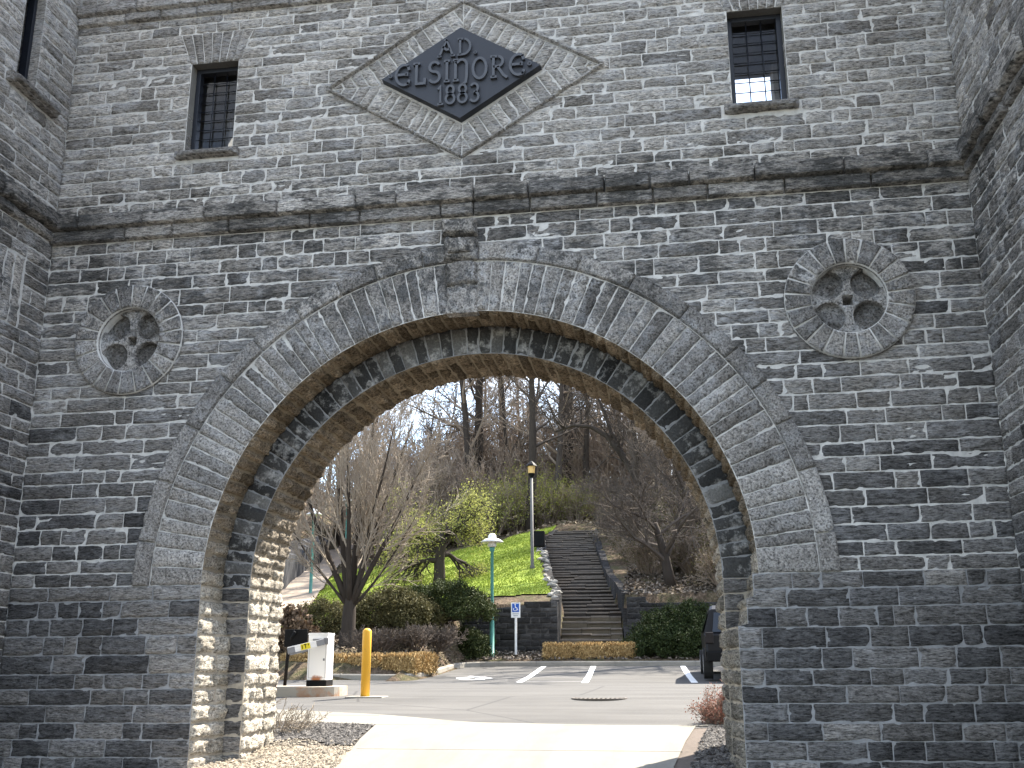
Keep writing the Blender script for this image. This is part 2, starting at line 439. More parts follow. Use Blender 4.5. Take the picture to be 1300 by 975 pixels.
# --- outer arch order
def thetas(rm, lo=.115, hi=.185):
    e = [-math.pi/2]
    while e[-1] < math.pi/2-.03: e.append(e[-1]+rng.uniform(lo, hi)/rm)
    e[-1] = math.pi/2; return e
def polM(y0, rm): return lambda s, t, h: np.stack([t*np.sin(s/rm), y0-h, ZS+t*np.cos(s/rm)], -1)
def sofM(r): return lambda s, t, h: np.stack([(r-h)*np.sin(t/r), s, ZS+(r-h)*np.cos(t/r)], -1)
def annulus(mb, r0, r1, y, mat):
    P = np.stack([np.stack([r*np.sin(th), np.full_like(th, y), ZS+r*np.cos(th)], -1) for r in (r0, r1)], 1); mb.grid(P, mat)
def cyl(mb, r, y0, y1, mat):
    P = np.stack([np.stack([r*np.sin(th), np.full_like(th, y), ZS+r*np.cos(th)], -1) for y in (y0, y1)], 1); mb.grid(P, mat)
e1 = thetas(3.06); rm = 3.06
mb = MB(); ms = Masonry(polM(0, rm), .013, .024, fs=15, ft=4, kindf=lambda z: rng.uniform(.25, .7))
for a, b in zip(e1[:-1], e1[1:]): ms.add(a*rm, b*rm, R1, R2)
ms.flush(mb, 0)
ms = Masonry(sofM(R1), .032, .026, -.012, .03, fs=9, ft=12, ds=.025, dt=.022)
for a, b in zip(e1[:-1], e1[1:]):
    c = rng.choice([[0, Y1], [0, rng.uniform(.18, .34), Y1]])
    for p, q in zip(c[:-1], c[1:]): ms.add(p, q, a*R1, b*R1)
ms.flush(mb, 2)
annulus(mb, R1, R2+.1, .001, 1); cyl(mb, R1, 0, Y1, 3)
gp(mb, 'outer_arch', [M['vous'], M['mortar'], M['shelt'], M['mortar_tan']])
# hood mould
mb = MB(); ms = Masonry(polM(0, 3.44), .006, .045, -.01, .010, fs=6, ft=6, kindf=lambda z: rng.uniform(.3, .75))
t = -math.pi/2
while t < math.pi/2-.02:
    n = min(math.pi/2, t+rng.uniform(.42, .66)/3.44)
    if math.pi/2-n < .06: n = math.pi/2
    ms.add(t*3.44, n*3.44, R2+.002, RH, tint=rng.uniform(.45, .95)); t = n
ms.flush(mb); gp(mb, 'hood_mould', [M['vous']])
# --- inner order
rm2 = 2.62; e2 = thetas(rm2)
mb = MB(); ms = Masonry(polM(Y1, rm2), .012, .014, fs=15, ft=4)
for a, b in zip(e2[:-1], e2[1:]): ms.add(a*rm2, b*rm2, R0, R1+.02)
ms.flush(mb, 0)
ms = Masonry(sofM(R0), .036, .03, -.012, .03, fs=9, ft=12, ds=.025, dt=.022)
for a, b in zip(e2[:-1], e2[1:]):
    c = [Y1, rng.uniform(.74, .88), rng.uniform(1.0, 1.16), T+.03]
    if rng.random() < .4: c.pop(rng.choice([1, 2]))
    for p, q in zip(c[:-1], c[1:]): ms.add(p, q, a*R0, b*R0)
ms.flush(mb, 2)
annulus(mb, R0, R1+.06, Y1+.001, 4); cyl(mb, R0, Y1, T+.03, 3)
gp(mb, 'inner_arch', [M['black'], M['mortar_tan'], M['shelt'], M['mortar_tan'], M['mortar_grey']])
# --- jambs
for sgn in (-1, 1):
    mb = MB()
    face = (lambda z: np.full_like(z, R1)) if sgn < 0 else jr
    def splay(t): return np.where(t < 1.9, .24 if sgn < 0 else .12, np.where(t < 2.15, .14 if sgn < 0 else .06, 0))
    m1 = Masonry(lambda s, t, h: np.stack([sgn*(face(t)-splay(t)*s-h), s, t], -1), .03, .03, -.012, .03, fs=9, ft=14, ds=.022, dt=.022)
    m2 = Masonry(wallM(Y1), .016, .016, kindf=lambda z: rng.uniform(.5, 1))
    m3 = Masonry(lambda s, t, h: np.stack([sgn*(R0-h), s, t], -1), .03, .03, -.012, .03, fs=9, ft=14, ds=.022, dt=.022)
    for a, b in zip(low[:-1], low[1:]):
        a2, b2 = a+1e-3, b-1e-3
        c = rng.choice([[0, Y1], [0, rng.uniform(.2, .34), Y1]])
        for p, q in zip(c[:-1], c[1:]): m1.add(p, q, a2, b2, tint=rng.uniform(.35, .9) if sgn < 0 else rng.uniform(0, .25))  # right jamb's shade painted in: stones much darker than the sunlit left
        o = float(face(np.array([(a+b)/2]))[0])
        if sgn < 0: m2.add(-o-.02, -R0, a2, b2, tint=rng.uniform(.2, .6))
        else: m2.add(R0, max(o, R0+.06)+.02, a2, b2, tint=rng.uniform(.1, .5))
        c = [Y1, rng.uniform(.72, .86), rng.uniform(1.0, 1.18), T+.03]
        if rng.random() < .45: c.pop(rng.choice([1, 2]))
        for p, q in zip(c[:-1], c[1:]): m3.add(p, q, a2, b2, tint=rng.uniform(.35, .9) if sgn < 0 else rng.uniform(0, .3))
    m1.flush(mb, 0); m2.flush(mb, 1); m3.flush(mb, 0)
    def sheet(pts, mat): mb.grid(np.array(pts, float).reshape(2, 2, 3), mat)
    for za, zb in ((ZB, 1.9), (1.9, 2.15), (2.15, ZS)):
        o = sgn*float(face(np.array([(za+zb)/2]))[0])
        oe = o-sgn*float(splay((za+zb)/2))*Y1; sheet([(o, 0, za), (o, 0, zb), (oe, Y1, za), (oe, Y1, zb)], 2)
        if sgn > 0: sheet([(o, 0, zb), (R1, 0, zb), (o, Y1, zb), (R1, Y1, zb)], 2)
        sheet([(o+sgn*.06, Y1, za), (o+sgn*.06, Y1, zb), (sgn*R0, Y1, za), (sgn*R0, Y1, zb)], 2)
    sheet([(sgn*R0, Y1, ZB), (sgn*R0, Y1, ZS), (sgn*R0, T+.03, ZB), (sgn*R0, T+.03, ZS)], 2)
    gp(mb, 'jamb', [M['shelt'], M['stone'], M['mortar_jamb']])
# --- keystone: four stepped blocks
mb = MB()
def block(mb, x0, x1, y0, z0, z1, amp=.006, kind=.7, tint=.4, mat=0):
    ms = Masonry(wallM(0), amp, -y0, -.05, .02, fs=5, ft=8); ms.add(x0, x1, z0, z1, tint=tint, kind=kind); ms.flush(mb, mat)
block(mb, -.265, .085, -.05, 5.12, 5.44, tint=.85, kind=.4)
block(mb, -.28, .09, -.07, 5.44, 5.72, tint=.3, kind=.4)
block(mb, -.30, .085, -.09, 5.72, 6.0, .012, .2, .35)
block(mb, -.315, .08, -.12, 6.0, 6.2, .012, .3, .6)
mb.prism([(-.235, 0), (-.205, .10), (-.16, .15), (-.115, .165), (-.07, .15), (-.02, .10), (.01, 0)], lambda u, v, k: (u, -.115 if k else -.05, 5.80+v), 0, .65)
mb.box(-.262, .08, -.05, Y1*0-.0-.001, ZS+R1-.03, ZS+R1+.04, .008, 0, tint=.3)
gp(mb, 'keystone', [M['vous']])
# --- string courses
def string(name, z0, zm, z1, p0, p1):
    mb = MB()
    for a, b, p in ((z0, zm, p0), (zm, z1, p1)):
        ms = Masonry(wallM(0), .012, p, -.02, .007, fs=4, ft=12, kindf=lambda z: rng.uniform(.1, .6))
        x = XL
        while x < XR:
            n = x+rng.uniform(.35, .95)
            if XR-n < .25: n = XR
            ms.add(x, n, a, b, tint=rng.betavariate(1.6, 2.6)); x = n
        ms.flush(mb)
    return gp(mb, name, [M['stone']])
string('string_course', 6.24, 6.39, 6.56, .075, .135)
string('string_course', 9.1, 9.22, 9.36, .06, .11)
# --- medallions
for i, (a, b) in enumerate(med):
    mb = MB(); rmm = .5
    ms = Masonry(lambda s, t, h: np.stack([a+t*np.sin(s/rmm), -h, b+t*np.cos(s/rmm)], -1), (.006), .065, -.0, .009, fs=12, ft=6, ds=.02, kindf=lambda z: rng.uniform(.3, .8))
    n = 21; ee = np.cumsum([0]+[rng.uniform(.85, 1.15) for _ in range(n)]); ee = ee/ee[-1]*2*math.pi
    for p, q in zip(ee[:-1], ee[1:]): ms.add(p*rmm, q*rmm, RMI, RM, tint=rng.uniform(.35, .85))
    ms.flush(mb, 0)
    tt = np.linspace(0, 2*math.pi, 49)
    mb.grid(np.stack([np.stack([a+r*np.sin(tt), np.full_like(tt, y), b+r*np.cos(tt)], -1) for r, y in ((RMI+.004, .2), (RMI+.004, -.05), (RM-.004, -.05), (RM-.004, .01))], 1), 1)
    ring = gp(mb, 'medallion', [M['vous'], M['mortar']])
    g = np.linspace(-.375, .375, 101); U, V = np.meshgrid(g, g, indexing='ij')
    d = np.full_like(U, .035)
    for sx in (-1, 1):
        for sz in (-1, 1):
            rr = np.hypot(U-sx*.193, V-sz*.17); d = np.maximum(d, .02+.10*(1-sstep(.146, .156, rr)))
    if i == 1: pass
    d = np.where((np.abs(U) < .052) & (np.abs(V) < .052), .2, d)
    d = d+(fbm(U*9+i*7, V*9, U*0+3, 4)-.5)*np.where(d > .09, .04, .004)
    keep = np.hypot((U[:-1, :-1]+U[1:, 1:])/2, (V[:-1, :-1]+V[1:, 1:])/2) < .372
    mb = MB(); mb.grid(np.stack([a+U, d, b+V], -1), 0, np.where(d > .08, .1, .85).ravel(), np.where(d > .08, .6, .5).ravel(), keep=keep)
    gp(mb, 'cross', [M['vous']], ring)
# --- diamond frame and date plaque
inner = [(-PW, 0), (0, PH), (PW, 0), (0, -PH)]; outer = [(-DW+.07, 0), (0, DHH-.05), (DW-.07, 0), (0, -DHH+.05)]; edge_ = [(-DW, 0), (0, DHH), (DW, 0), (0, -DHH)]
mb = MB()
for q in range(4):
    def bil(s, t, h, A=inner[q], B=inner[(q+1) % 4], A2=outer[q], B2=outer[(q+1) % 4]):
        u = (s/1.45)[:, None]; w = (t/.4)[:, None]
        A, B, A2, B2 = (np.array(x, float) for x in (A, B, A2, B2))
        P = (A*(1-u)+B*u)*(1-w)+(A2*(1-u)+B2*u)*w
        return np.stack([DC[0]+P[:, 0], -h, DC[1]+P[:, 1]], -1)
    Wq, Hq = DW-.07, DHH-.05; Lq = math.hypot(Wq, Hq); sx, sz = ((-1, 1), (1, 1), (1, -1), (-1, -1))[q]
    nq = np.array([sx*Hq, sz*Wq])/Lq; eq = np.array([-sx*Wq, sz*Hq])/Lq; d0, d1 = PW*PH/math.hypot(PW, PH)-.01, Wq*Hq/Lq
    def strip(s, t, h):
        P = nq[None, :]*t[:, None]+eq[None, :]*s[:, None]
        return np.stack([DC[0]+P[:, 0], -h, DC[1]+P[:, 1]], -1)
    ms = Masonry(strip, .014, .02, -.008, .018, fs=13, ft=4, kindf=lambda z: rng.uniform(0, .35))
    lo, hi = -Wq/Hq*d1, Hq/Wq*d1; n = 14; ee = np.cumsum([0]+[rng.uniform(.75, 1.25) for _ in range(n)]); ee = lo+ee/ee[-1]*(hi-lo)
    for p, r in zip(ee[:-1], ee[1:]):
        tl = max(d0, -p*Hq/Wq if r < -Wq/Hq*d0 else 0, r*Wq/Hq if p > Hq/Wq*d0 else 0)
        tl = max(d0, -r*Hq/Wq+.001 if r < 0 else 0, p*Wq/Hq+.001 if p > 0 else 0)
        if d1-tl < .03: continue
        ms.add(lambda t, p=p: np.maximum(p, -Wq/Hq*t), lambda t, r=r: np.minimum(r, Hq/Wq*t), tl, d1, tint=rng.uniform(.3, .95))
    ms.flush(mb, 0)
    def bil2(s, t, h, A=outer[q], B=outer[(q+1) % 4], A2=edge_[q], B2=edge_[(q+1) % 4]):
        u = (s/1.8)[:, None]; w = (t/.06)[:, None]
        A, B, A2, B2 = (np.array(x, float) for x in (A, B, A2, B2))
        P = (A*(1-u)+B*u)*(1-w)+(A2*(1-u)+B2*u)*w
        return np.stack([DC[0]+P[:, 0], -h, DC[1]+P[:, 1]], -1)
    ms = Masonry(bil2, .004, .055, -.02, .012, fs=5, ft=8, kindf=lambda z: rng.uniform(.1, .4))
    for p, r in ((0, .62), (.62, 1.25), (1.25, 1.8)): ms.add(p, r, .004, .06, tint=rng.uniform(.45, .7))
    ms.flush(mb, 0)
    A, B = np.array(inner[q])*.98, np.array(inner[(q+1) % 4])*.98; A2, B2 = outer[q], outer[(q+1) % 4]
    mb.grid(np.array([[(DC[0]+A[0], .003, DC[1]+A[1]), (DC[0]+A2[0], .003, DC[1]+A2[1])], [(DC[0]+B[0], .003, DC[1]+B[1]), (DC[0]+B2[0], .003, DC[1]+B2[1])]])-np.array([0, .006, 0]), 1)
gp(mb, 'plaque_surround', [M['stone'], M['mortar']])
mb = MB()
dm = [(-PW+.03, 0), (0, -PH+.02), (PW-.03, 0), (0, PH-.02)]
mb.prism(dm, lambda u, v, k: (PC[0]+u*(.985 if k else 1), -.10 if k else .1, PC[1]+v*(.985 if k else 1)))
plq = gp(mb, 'date_plaque', [M['plaque']], smooth=False)
# lettering: every stroke a raised flat bar
def arc(cx, cz, rx, rz, a0, a1, n=14): return [(cx+rx*math.cos(math.radians(a0+(a1-a0)*i/n)), cz+rz*math.sin(math.radians(a0+(a1-a0)*i/n))) for i in range(n+1)]
GL = {   # strokes in a cell 1 high
 'A': (.85, [[(.0, 0), (.42, 1.0), (.78, 0)], [(.16, .62), (.42, .38), (.62, .42)], [(-.1, 0), (.12, 0)], [(.66, 0), (.9, 0)], [(.26, 1), (.5, 1)]]),
 'D': (.75, [[(.14, 0), (.14, 1)], [(.0, 1), (.3, 1)]+arc(.3, .5, .42, .5, 90, -90)+[(0, 0)]]),
 'E': (.72, [arc(.42, .5, .40, .5, 55, 305), [(.06, .52), (.55, .52)], [(.55, .44), (.55, .62)], [(.6, .95), (.66, .72)], [(.6, .02), (.68, .24)]]),
 'L': (.6, [[(.16, 1), (.16, 0), (.56, 0), (.58, .26)], [(0, 1), (.34, 1)]]),
 'S': (.62, [arc(.3, .76, .24, .24, 25, 250)+arc(.3, .26, .25, .26, 70, -155)]),
 'I': (.3, [[(.14, 0), (.14, 1)], [(0, 1), (.28, 1)], [(0, 0), (.28, 0)]]),
 'n': (.8, [[(.12, 0), (.12, 1)], [(0, 0), (.28, 0)], [(0, 1), (.24, 1)], [(.12, .84)]+arc(.42, .72, .24, .28, 140, 0)+[(.66, .2), (.62, -.12), (.5, -.2)]]),
 'O': (.72, [arc(.34, .5, .32, .5, 0, 360, 24)]),
 'R': (.78, [[(.14, 0), (.14, 1)], [(0, 0), (.3, 0)], [(0, 1), (.32, 1)]+arc(.32, .75, .27, .25, 90, -90)+[(.14, .5)], [(.34, .5), (.62, .06), (.8, -.08)]]),
 '1': (.3, [[(.02, .84), (.16, 1), (.16, 0)], [(0, 0), (.32, 0)]]),
 '8': (.52, [arc(.24, .76, .19, .24, 0, 360, 18), arc(.24, .27, .23, .27, 0, 360, 18)]),
 '3': (.5, [arc(.2, .76, .2, .24, 150, -80)+arc(.2, .27, .23, .27, 80, -150)]),
 '.': (.16, [arc(.06, .06, .035, .035, 0, 360, 8)]),
 '-': (.2, [arc(.08, .5, .04, .04, 0, 360, 8)]),
}
def stroke(mb, pts, w, fn, mat=0):
    P = [np.array(p, float) for p in pts]; n = len(P); Lf, Rt = [], []
    closed = np.linalg.norm(P[0]-P[-1]) < 1e-6
    for i in range(n):
        a = P[i]-P[i-1] if i else (P[-1]-P[-2] if closed else P[1]-P[0])
        b = P[i+1]-P[i] if i < n-1 else (P[1]-P[0] if closed else P[-1]-P[-2])
        a = a/np.linalg.norm(a); b = b/np.linalg.norm(b); t = a+b
        t = t/np.linalg.norm(t) if np.linalg.norm(t) > .2 else a
        nn = np.array([-t[1], t[0]]); k = 1/max(.5, abs(np.dot(nn, [-a[1], a[0]])))
        Lf.append(P[i]+nn*w/2*k); Rt.append(P[i]-nn*w/2*k)
    V = []; F = []
    for l, r in zip(Lf, Rt): V += [fn(*l, 0), fn(*r, 0), fn(*r, 1), fn(*l, 1)]
    for i in range(n-1):
        o = 4*i
        for k in range(4): F.append((o+k, o+(k+1) % 4, o+4+(k+1) % 4, o+4+k))
    if not closed: F += [(0, 1, 2, 3)[::-1], tuple(4*(n-1)+k for k in range(4))]
    mb.add(V, F, mat)
def text(mb, s, cx, z0, H, w, fn, gap=.16, xs=1.0, mat=0):
    tot = sum(GL[c][0]*xs for c in s)*H+gap*H*(len(s)-1); x = cx-tot/2
    for c in s:
        for st in GL[c][1]: stroke(mb, [(x+p*H*xs, z0+q*H) for p, q in st], w, fn, mat)
        x += GL[c][0]*H*xs+gap*H
pf = lambda u, v, k: (u, -.137 if k else -.095, v)
mb = MB(); text(mb, 'AD.', PC[0]-.02, PC[1]+.20, .20, .026, pf, .2); gp(mb, 'lettering', [M['letters']], plq, smooth=False); mb = MB()
text(mb, '-ELSInORE-', PC[0]+.0, PC[1]-.12, .255, .030, pf, .13, .92); gp(mb, 'lettering', [M['letters']], plq, smooth=False); mb = MB()
text(mb, '1883', PC[0]-.01, PC[1]-.40, .22, .026, pf, .14, .95)
gp(mb, 'lettering', [M['letters']], plq, smooth=False)
# --- barred windows
for key, (a, b) in W.items():
    mb = MB(); y = .13; z0, z1 = WZ; fw = .055
    for q in ((a, a+fw, z0, z1), (b-fw, b, z0, z1), (a+fw, b-fw, z1-fw, z1)): mb.box(q[0], q[1], y, y+.09, q[2], q[3], .004)
    # reveals
    fr = gp(mb, 'window', [M['iron']], smooth=False)
    mb = MB()
    for x0, x1 in ((a-.02, a), (b, b+.02)): mb.box(x0, x1, .003, y+.12, z0, z1)
    mb.box(a, b, .003, y+.12, z1, z1+.02); mb.box(a-.02, b+.02, .01, y+.3, z0-.05, z0-.002)
    gp(mb, 'reveal', [M['rear']], fr, smooth=False)
    mb = MB(); e = courses(z0, z1)
    for sg, xx in ((1, a-.012), (-1, b+.012)):
        ms = Masonry(lambda s, t, h: np.stack([xx+sg*h, s, t], -1), .008, .012, -.006, .016, kindf=lambda z: rng.uniform(.1, .5))
        for p, q in zip(e[:-1], e[1:]): ms.add(.0, y+.02, p, q, tint=rng.uniform(.1, .6))
        ms.flush(mb); gp(mb, 'side_stones', [M['stone']], fr); mb = MB()
    mb = MB(); n = 3
    for i in range(1, n): mb.tube([(a+fw+(b-a-2*fw)*i/n, y+.05, z0), (a+fw+(b-a-2*fw)*i/n, y+.05, z1-fw)], .007, 5)
    for i in range(1, 9): mb.tube([(a+fw, y+.056, z0+(z1-fw-z0)*i/9), (b-fw, y+.056, z0+(z1-fw-z0)*i/9)], .006, 5)
    gp(mb, 'grille', [M['iron']], fr)
    mb = MB(); mb.grid(np.array([[(a+fw, y+.08, z0), (a+fw, y+.08, z1-fw)], [(b-fw, y+.08, z0), (b-fw, y+.08, z1-fw)]], float)); gp(mb, 'pane', [M['glass']], fr, smooth=False)
    mb = MB(); ms = Masonry(wallM(0), .012, .11, -.15, .03, fs=5, ft=9, kindf=lambda z: .3)
    ms.add(a-.09, b+.09, z0-.125, z0-.004, tint=.1); ms.flush(mb); mb.box(a-.09, b+.09, -.07, .2, z0-.1, z0-.012, .01, tint=.1)
    gp(mb, 'sill', [M['stone']], fr)
    mb = MB(); c = (a+b)/2
    def fan(s, t, h): return np.stack([c+s*(1+(t-WZ[1])*1.15), -h, t], -1)
    ms = Masonry(fan, .012, .018, -.006, .016, fs=13, ft=4, kindf=lambda z: rng.uniform(0, .3))
    ee = np.linspace(-.31, .31, 8)
    for p, q in zip(ee[:-1], ee[1:]): ms.add(p, q, WZ[1]-.005, WZ[1]+.4, tint=rng.uniform(.1, .45))
    ms.flush(mb); gp(mb, 'lintel', [M['stone']], fr)
# --- flanking towers
for sgn in (-1, 1):
    x0 = XL if sgn < 0 else XR; yb = -2.6
    mb = MB(); Mt = (lambda s, t, h: np.stack([XL+h, s, t], -1)) if sgn < 0 else (lambda s, t, h: np.stack([XR-h-.03*s*0, s, t], -1))
    ob = []
    if sgn < 0:
        slit = (-1.0, -.66, 7.84, 9.1)
        ob = [rect(*slit), rect(-1.18, -.28, 7.69, 7.84), rect(-1.5, -.86, 3.9, 5.12), rect(-1.62, -.43, 5.12, 5.92)]
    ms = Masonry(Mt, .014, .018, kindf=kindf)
    lay(ms, courses(ZB, 3.9)+courses(3.9, 5.12)[1:]+courses(5.12, 5.92)[1:]+courses(5.92, 6.27)[1:], yb, 0, ob)
    lay(ms, courses(6.55, 7.69)+[7.84]+courses(7.84, 9.1)[1:]+courses(9.1, 13)[1:], yb, 0, ob)
    ms.flush(mb, 0)
    # front face of the tower
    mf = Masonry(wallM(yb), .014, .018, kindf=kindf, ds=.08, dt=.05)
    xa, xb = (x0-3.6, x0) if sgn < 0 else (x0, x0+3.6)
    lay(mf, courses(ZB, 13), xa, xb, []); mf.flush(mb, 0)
    ys = np.array([yb, -1.5, -1.0, -.86, -.66, 0]); zz = np.array([ZB, 3.9, 5.12, 7.84, 9.1, 13])
    Yg, Zg = np.meshgrid(ys, zz, indexing='ij'); kp = np.ones((5, 5), bool)
    if sgn < 0: kp[2, 3] = kp[3, 3] = False; kp[1, 1] = kp[2, 1] = False
    mb.grid(np.stack([np.full_like(Yg, x0), Yg, Zg], -1), 1, keep=kp)
    mb.box(xa, xb, yb+.004, yb+.05, ZB, 13, 0, 1)
    far = xa if sgn < 0 else xb
    mb.box(far-.02, far+.02, yb+.02, T+1, ZB, 13, 0, 3); mb.box(xa, xb, T+1, T+1.05, ZB, 13, 0, 3); mb.box(xa, xb, yb, T+1, 13, 13.15, 0, 3)
    mb.box(x0-.01, x0+.01, .03, T+1, ZB, 13, 0, 3)
    tw = gp(mb, 'tower', [M['stone'], M['mortar'], M['dark'], M['rear']])
    mb = MB()
    for a, b, p in ((6.27, 6.40, .06), (6.40, 6.62, .12)):
        ms = Masonry(Mt, .014, p, -.02, .02, fs=4, ft=12, kindf=lambda z: rng.uniform(.1, .6)); y = yb
        while y < 0:
            n = y+rng.uniform(.35, .8)
            if -n < .25: n = 0.0
            ms.add(y, n, a, b, tint=rng.betavariate(1.6, 2.6)); y = n
        ms.flush(mb)
    gp(mb, 'string_course', [M['stone']], tw)
    if sgn < 0:
        for y0, y1, z0, z1 in (slit, (-1.5, -.86, 3.9, 5.12)):
            mb = MB()
            mb.box(XL-.2, XL-.11, y0, y0+.05, z0, z1, .004); mb.box(XL-.2, XL-.11, y1-.05, y1, z0, z1, .004)
            mb.box(XL-.35, XL-.33, y0-.1, y1+.1, z0-.1, z1+.1, 0, 1)
            mb.box(XL-.35, XL-.003, y1, y1+.02, z0, z1, 0, 2); mb.box(XL-.35, XL-.003, y0-.02, y0, z0, z1, 0, 2)
            gp(mb, 'window', [M['iron'], M['dark'], M['stone']], tw, smooth=False)
        mb = MB(); ms = Masonry(Mt, .014, .13, -.15, .03, fs=5, ft=9, kindf=lambda z: .3); ms.add(-1.17, -.28, 7.70, 7.83, tint=.1); ms.flush(mb)
        mb.box(XL-.2, XL+.08, -1.16, -.3, 7.71, 7.815, .01, tint=.1)
        gp(mb, 'sill', [M['stone']], tw)
        mb = MB(); ms = Masonry(Mt, .012, .02, -.03, .02, fs=13, ft=4, kindf=lambda z: rng.uniform(0, .3))
        ee = np.linspace(-1.6, -.45, 8)
        for p, q in zip(ee[:-1], ee[1:]): ms.add(p, q, 5.12, 5.92, tint=rng.uniform(.5, .9))
        ms.flush(mb); gp(mb, 'lintel', [M['stone']], tw)

# ------------------------------------------------------------------ ground
PY = [-60, -10, 0, 1.6, 4, 7, 11, 15, 18, 22, 23, 60]; PZ = [-3, 0, .6, .77, .9, 1.05, 1.07, 1.1, 1.22, 1.45, 1.5, 1.6]
def road(y): return np.interp(y, PY, PZ)
STY = [24.5, 26.8, 30.5, 41.0, 43.3]; STZ = [1.9, 3.12, 4.5, 7.28, 8.15]; STX = [-.65, -.82, -1.55, -2.96, -2.75]; STW = [1.08, 1.05, 1.06, 1.22, .95]
def hillz(x, y):
    s = np.clip((y-20)/12, 0, 1); yy = np.minimum(y, 78)
    z = 3.45+.25*(yy-24.5)-.17*np.maximum(0, -x-4)*s*(x > -40)-.17*36*s*(x <= -40)
    xw = -13.6-(y-25)*.205                       # foot of the concrete wall beside the ramp
    up = np.maximum(0, xw-.35-x)
    z = z+(y > 22)*np.minimum(up*.62, 9)+(up > 0)*(y > 24)*1.5
    z = z+(fbm(x*.35+30, y*.35, x*0, 3)-.5)*.5*sstep(24, 30, y)
    z = z+.12*np.maximum(0, x-3)*sstep(24, 30, y)
    return z
def tz(x, y):
    x = np.asarray(x, float); y = np.asarray(y, float)
    r = road(y)
    H = hillz(x, y)
    left = np.maximum(r+.12, H)
    wl = np.where(x > .2, 25.95, 24.5)
    bed = road(22)+.14+(np.maximum(y, 22)-22)*.14
    cen = np.where(y < 22.25, r, np.where(y < wl, bed, H))
    w = sstep(-5.3, -4.45, x)
    wy = np.where(x < -4.4, 1, 0)
    z = left*(1-w)+cen*w
    lot = (y < 16.4+.03*np.maximum(-x-5, 0)) | ((x > -4.5) & (y < 22.25))
    z = np.where(lot, r-.05, z)
    cx, hw, sz = np.interp(y, STY, STX), np.interp(y, STY, STW), np.interp(y, STY, STZ)
    ins = (np.abs(x-cx) < hw+.05) & (y > 24.3) & (y < 43.5)
    return np.where(ins, np.minimum(z, sz-.35), z)
def tzf(x, y): return float(tz(np.array([x]), np.array([y]))[0])

def litter():
    N = NT('leaf_litter_soil'); v = N.coord(); a = N.noise(v, 1.3, 7, .7); b = N.noise(v, 9, 6, .75); d = N.noise(v, 30, 3, .6)
    c = N.ramp(b, [(.3, (.035, .026, .018)), (.5, (.11, .08, .055)), (.62, (.19, .14, .10)), (.75, (.34, .28, .21))])
    c = N.mix(N.ramp(a, [(.45, 0), (.62, .55)]), c, (.07, .085, .03)); N.bump(d, 1, .08)
    return N.done(c, .95, .1)
M['litter'] = litter()
def lawn():
    N = NT('spring_lawn'); v = N.coord(); a = N.noise(v, .5, 6, .65); b = N.noise(v, 5, 5, .7); d = N.noise(N.coord((60, 14, 14)), 1, 3)
    c = N.mix(N.ramp(a, [(.35, 0), (.65, 1)]), (.135, .195, .02), (.23, .29, .036))
    c = N.mix(N.ramp(b, [(.6, 0), (.76, .6)]), c, (.24, .2, .11)); c = N.mix(.6, c, N.ramp(d, [(.3, .55), (.7, 1.3)]), 'MULTIPLY')
    N.bump(d, .8, .05); return N.done(c, .9, .15)
M['lawn'] = lawn()
xs = np.unique(np.concatenate([np.linspace(-130, -26, 27), np.arange(-26, 14, .3), np.linspace(14, 130, 30), [.2, .21]]))
ys = np.unique(np.concatenate([np.linspace(-60, -4, 15), np.arange(-4, 20, .6), np.arange(20, 46, .2), np.arange(46, 84, .8), np.linspace(84, 400, 20), [24.49, 24.51, 25.94, 25.96]]))
X, Y = np.meshgrid(xs, ys, indexing='ij')
mb = MB(); mb.grid(np.stack([X, Y, tz(X, Y)], -1)); struct(mb.build('ground', M['litter'], smooth=True))

def asphalt():
    N = NT('sun_bleached_asphalt'); v = N.coord(); a = N.noise(v, .55, 6, .65); b = N.noise(v, 160, 2); s = N.noise(N.coord((.25, 2.2, 1)), 1, 5, .6)
    c = N.mix(a, (.058, .056, .053), (.098, .094, .088)); c = N.mix(.7, c, N.ramp(s, [(.35, .8), (.6, 1.25)]), 'MULTIPLY')
    w = N.n('TexVoronoi', feature='DISTANCE_TO_EDGE', i_Scale=.23); N.L(N.mix(.12, v, N.n('TexNoise', i_Scale=1.6, i_Detail=6).outputs['Color'], 'ADD'), w.inputs['Vector'])
    c = N.mix(N.ramp(w.outputs['Distance'], [(0, .8), (.006, 0)]), c, (.03, .03, .03))
    c = N.mix(.5, c, N.ramp(b, [(.3, .7), (.7, 1.25)]), 'MULTIPLY'); N.bump(b, .4, .006); return N.done(c, .9, .2)
M['asphalt'] = asphalt()
M['concrete'] = plain('pale_concrete', (.34, .315, .27), .85, .1, 1.5, .15, 0, .2)
M['kerb'] = plain('kerb_concrete', (.25, .23, .195), .9, .25, 3, .1, 0, .4)
M['greyconc'] = plain('grey_concrete', (.055, .056, .06), .9, .3, 1.2, .1, 0, .3)
def sheet(name, mat, x0, x1, yf0, yf1, off, nx=80, ny=60, kind='structure', zf=None):
    """a sheet lying on the ground between two boundary lines y=f(x)"""
    xs = np.linspace(x0, x1, nx); u = np.linspace(0, 1, ny)
    Y = yf0(xs)[:, None]*(1-u)+yf1(xs)[:, None]*u; X = np.repeat(xs[:, None], ny, 1)
    mb = MB(); mb.grid(np.stack([X, Y, (zf or (lambda a, b: road(b)))(X, Y)+off], -1)); return struct(mb.build(name, M[mat] if isinstance(mat, str) else mat, smooth=True), kind)
EX = [-20, -8, -3.5, -2.0, -.6, 1.2, 2.06, 2.9, 8, 20]; EY = [6.2, 5.4, 4.72, 4.15, 3.28, 3.05, 3.1, 3.4, 4.2, 5]
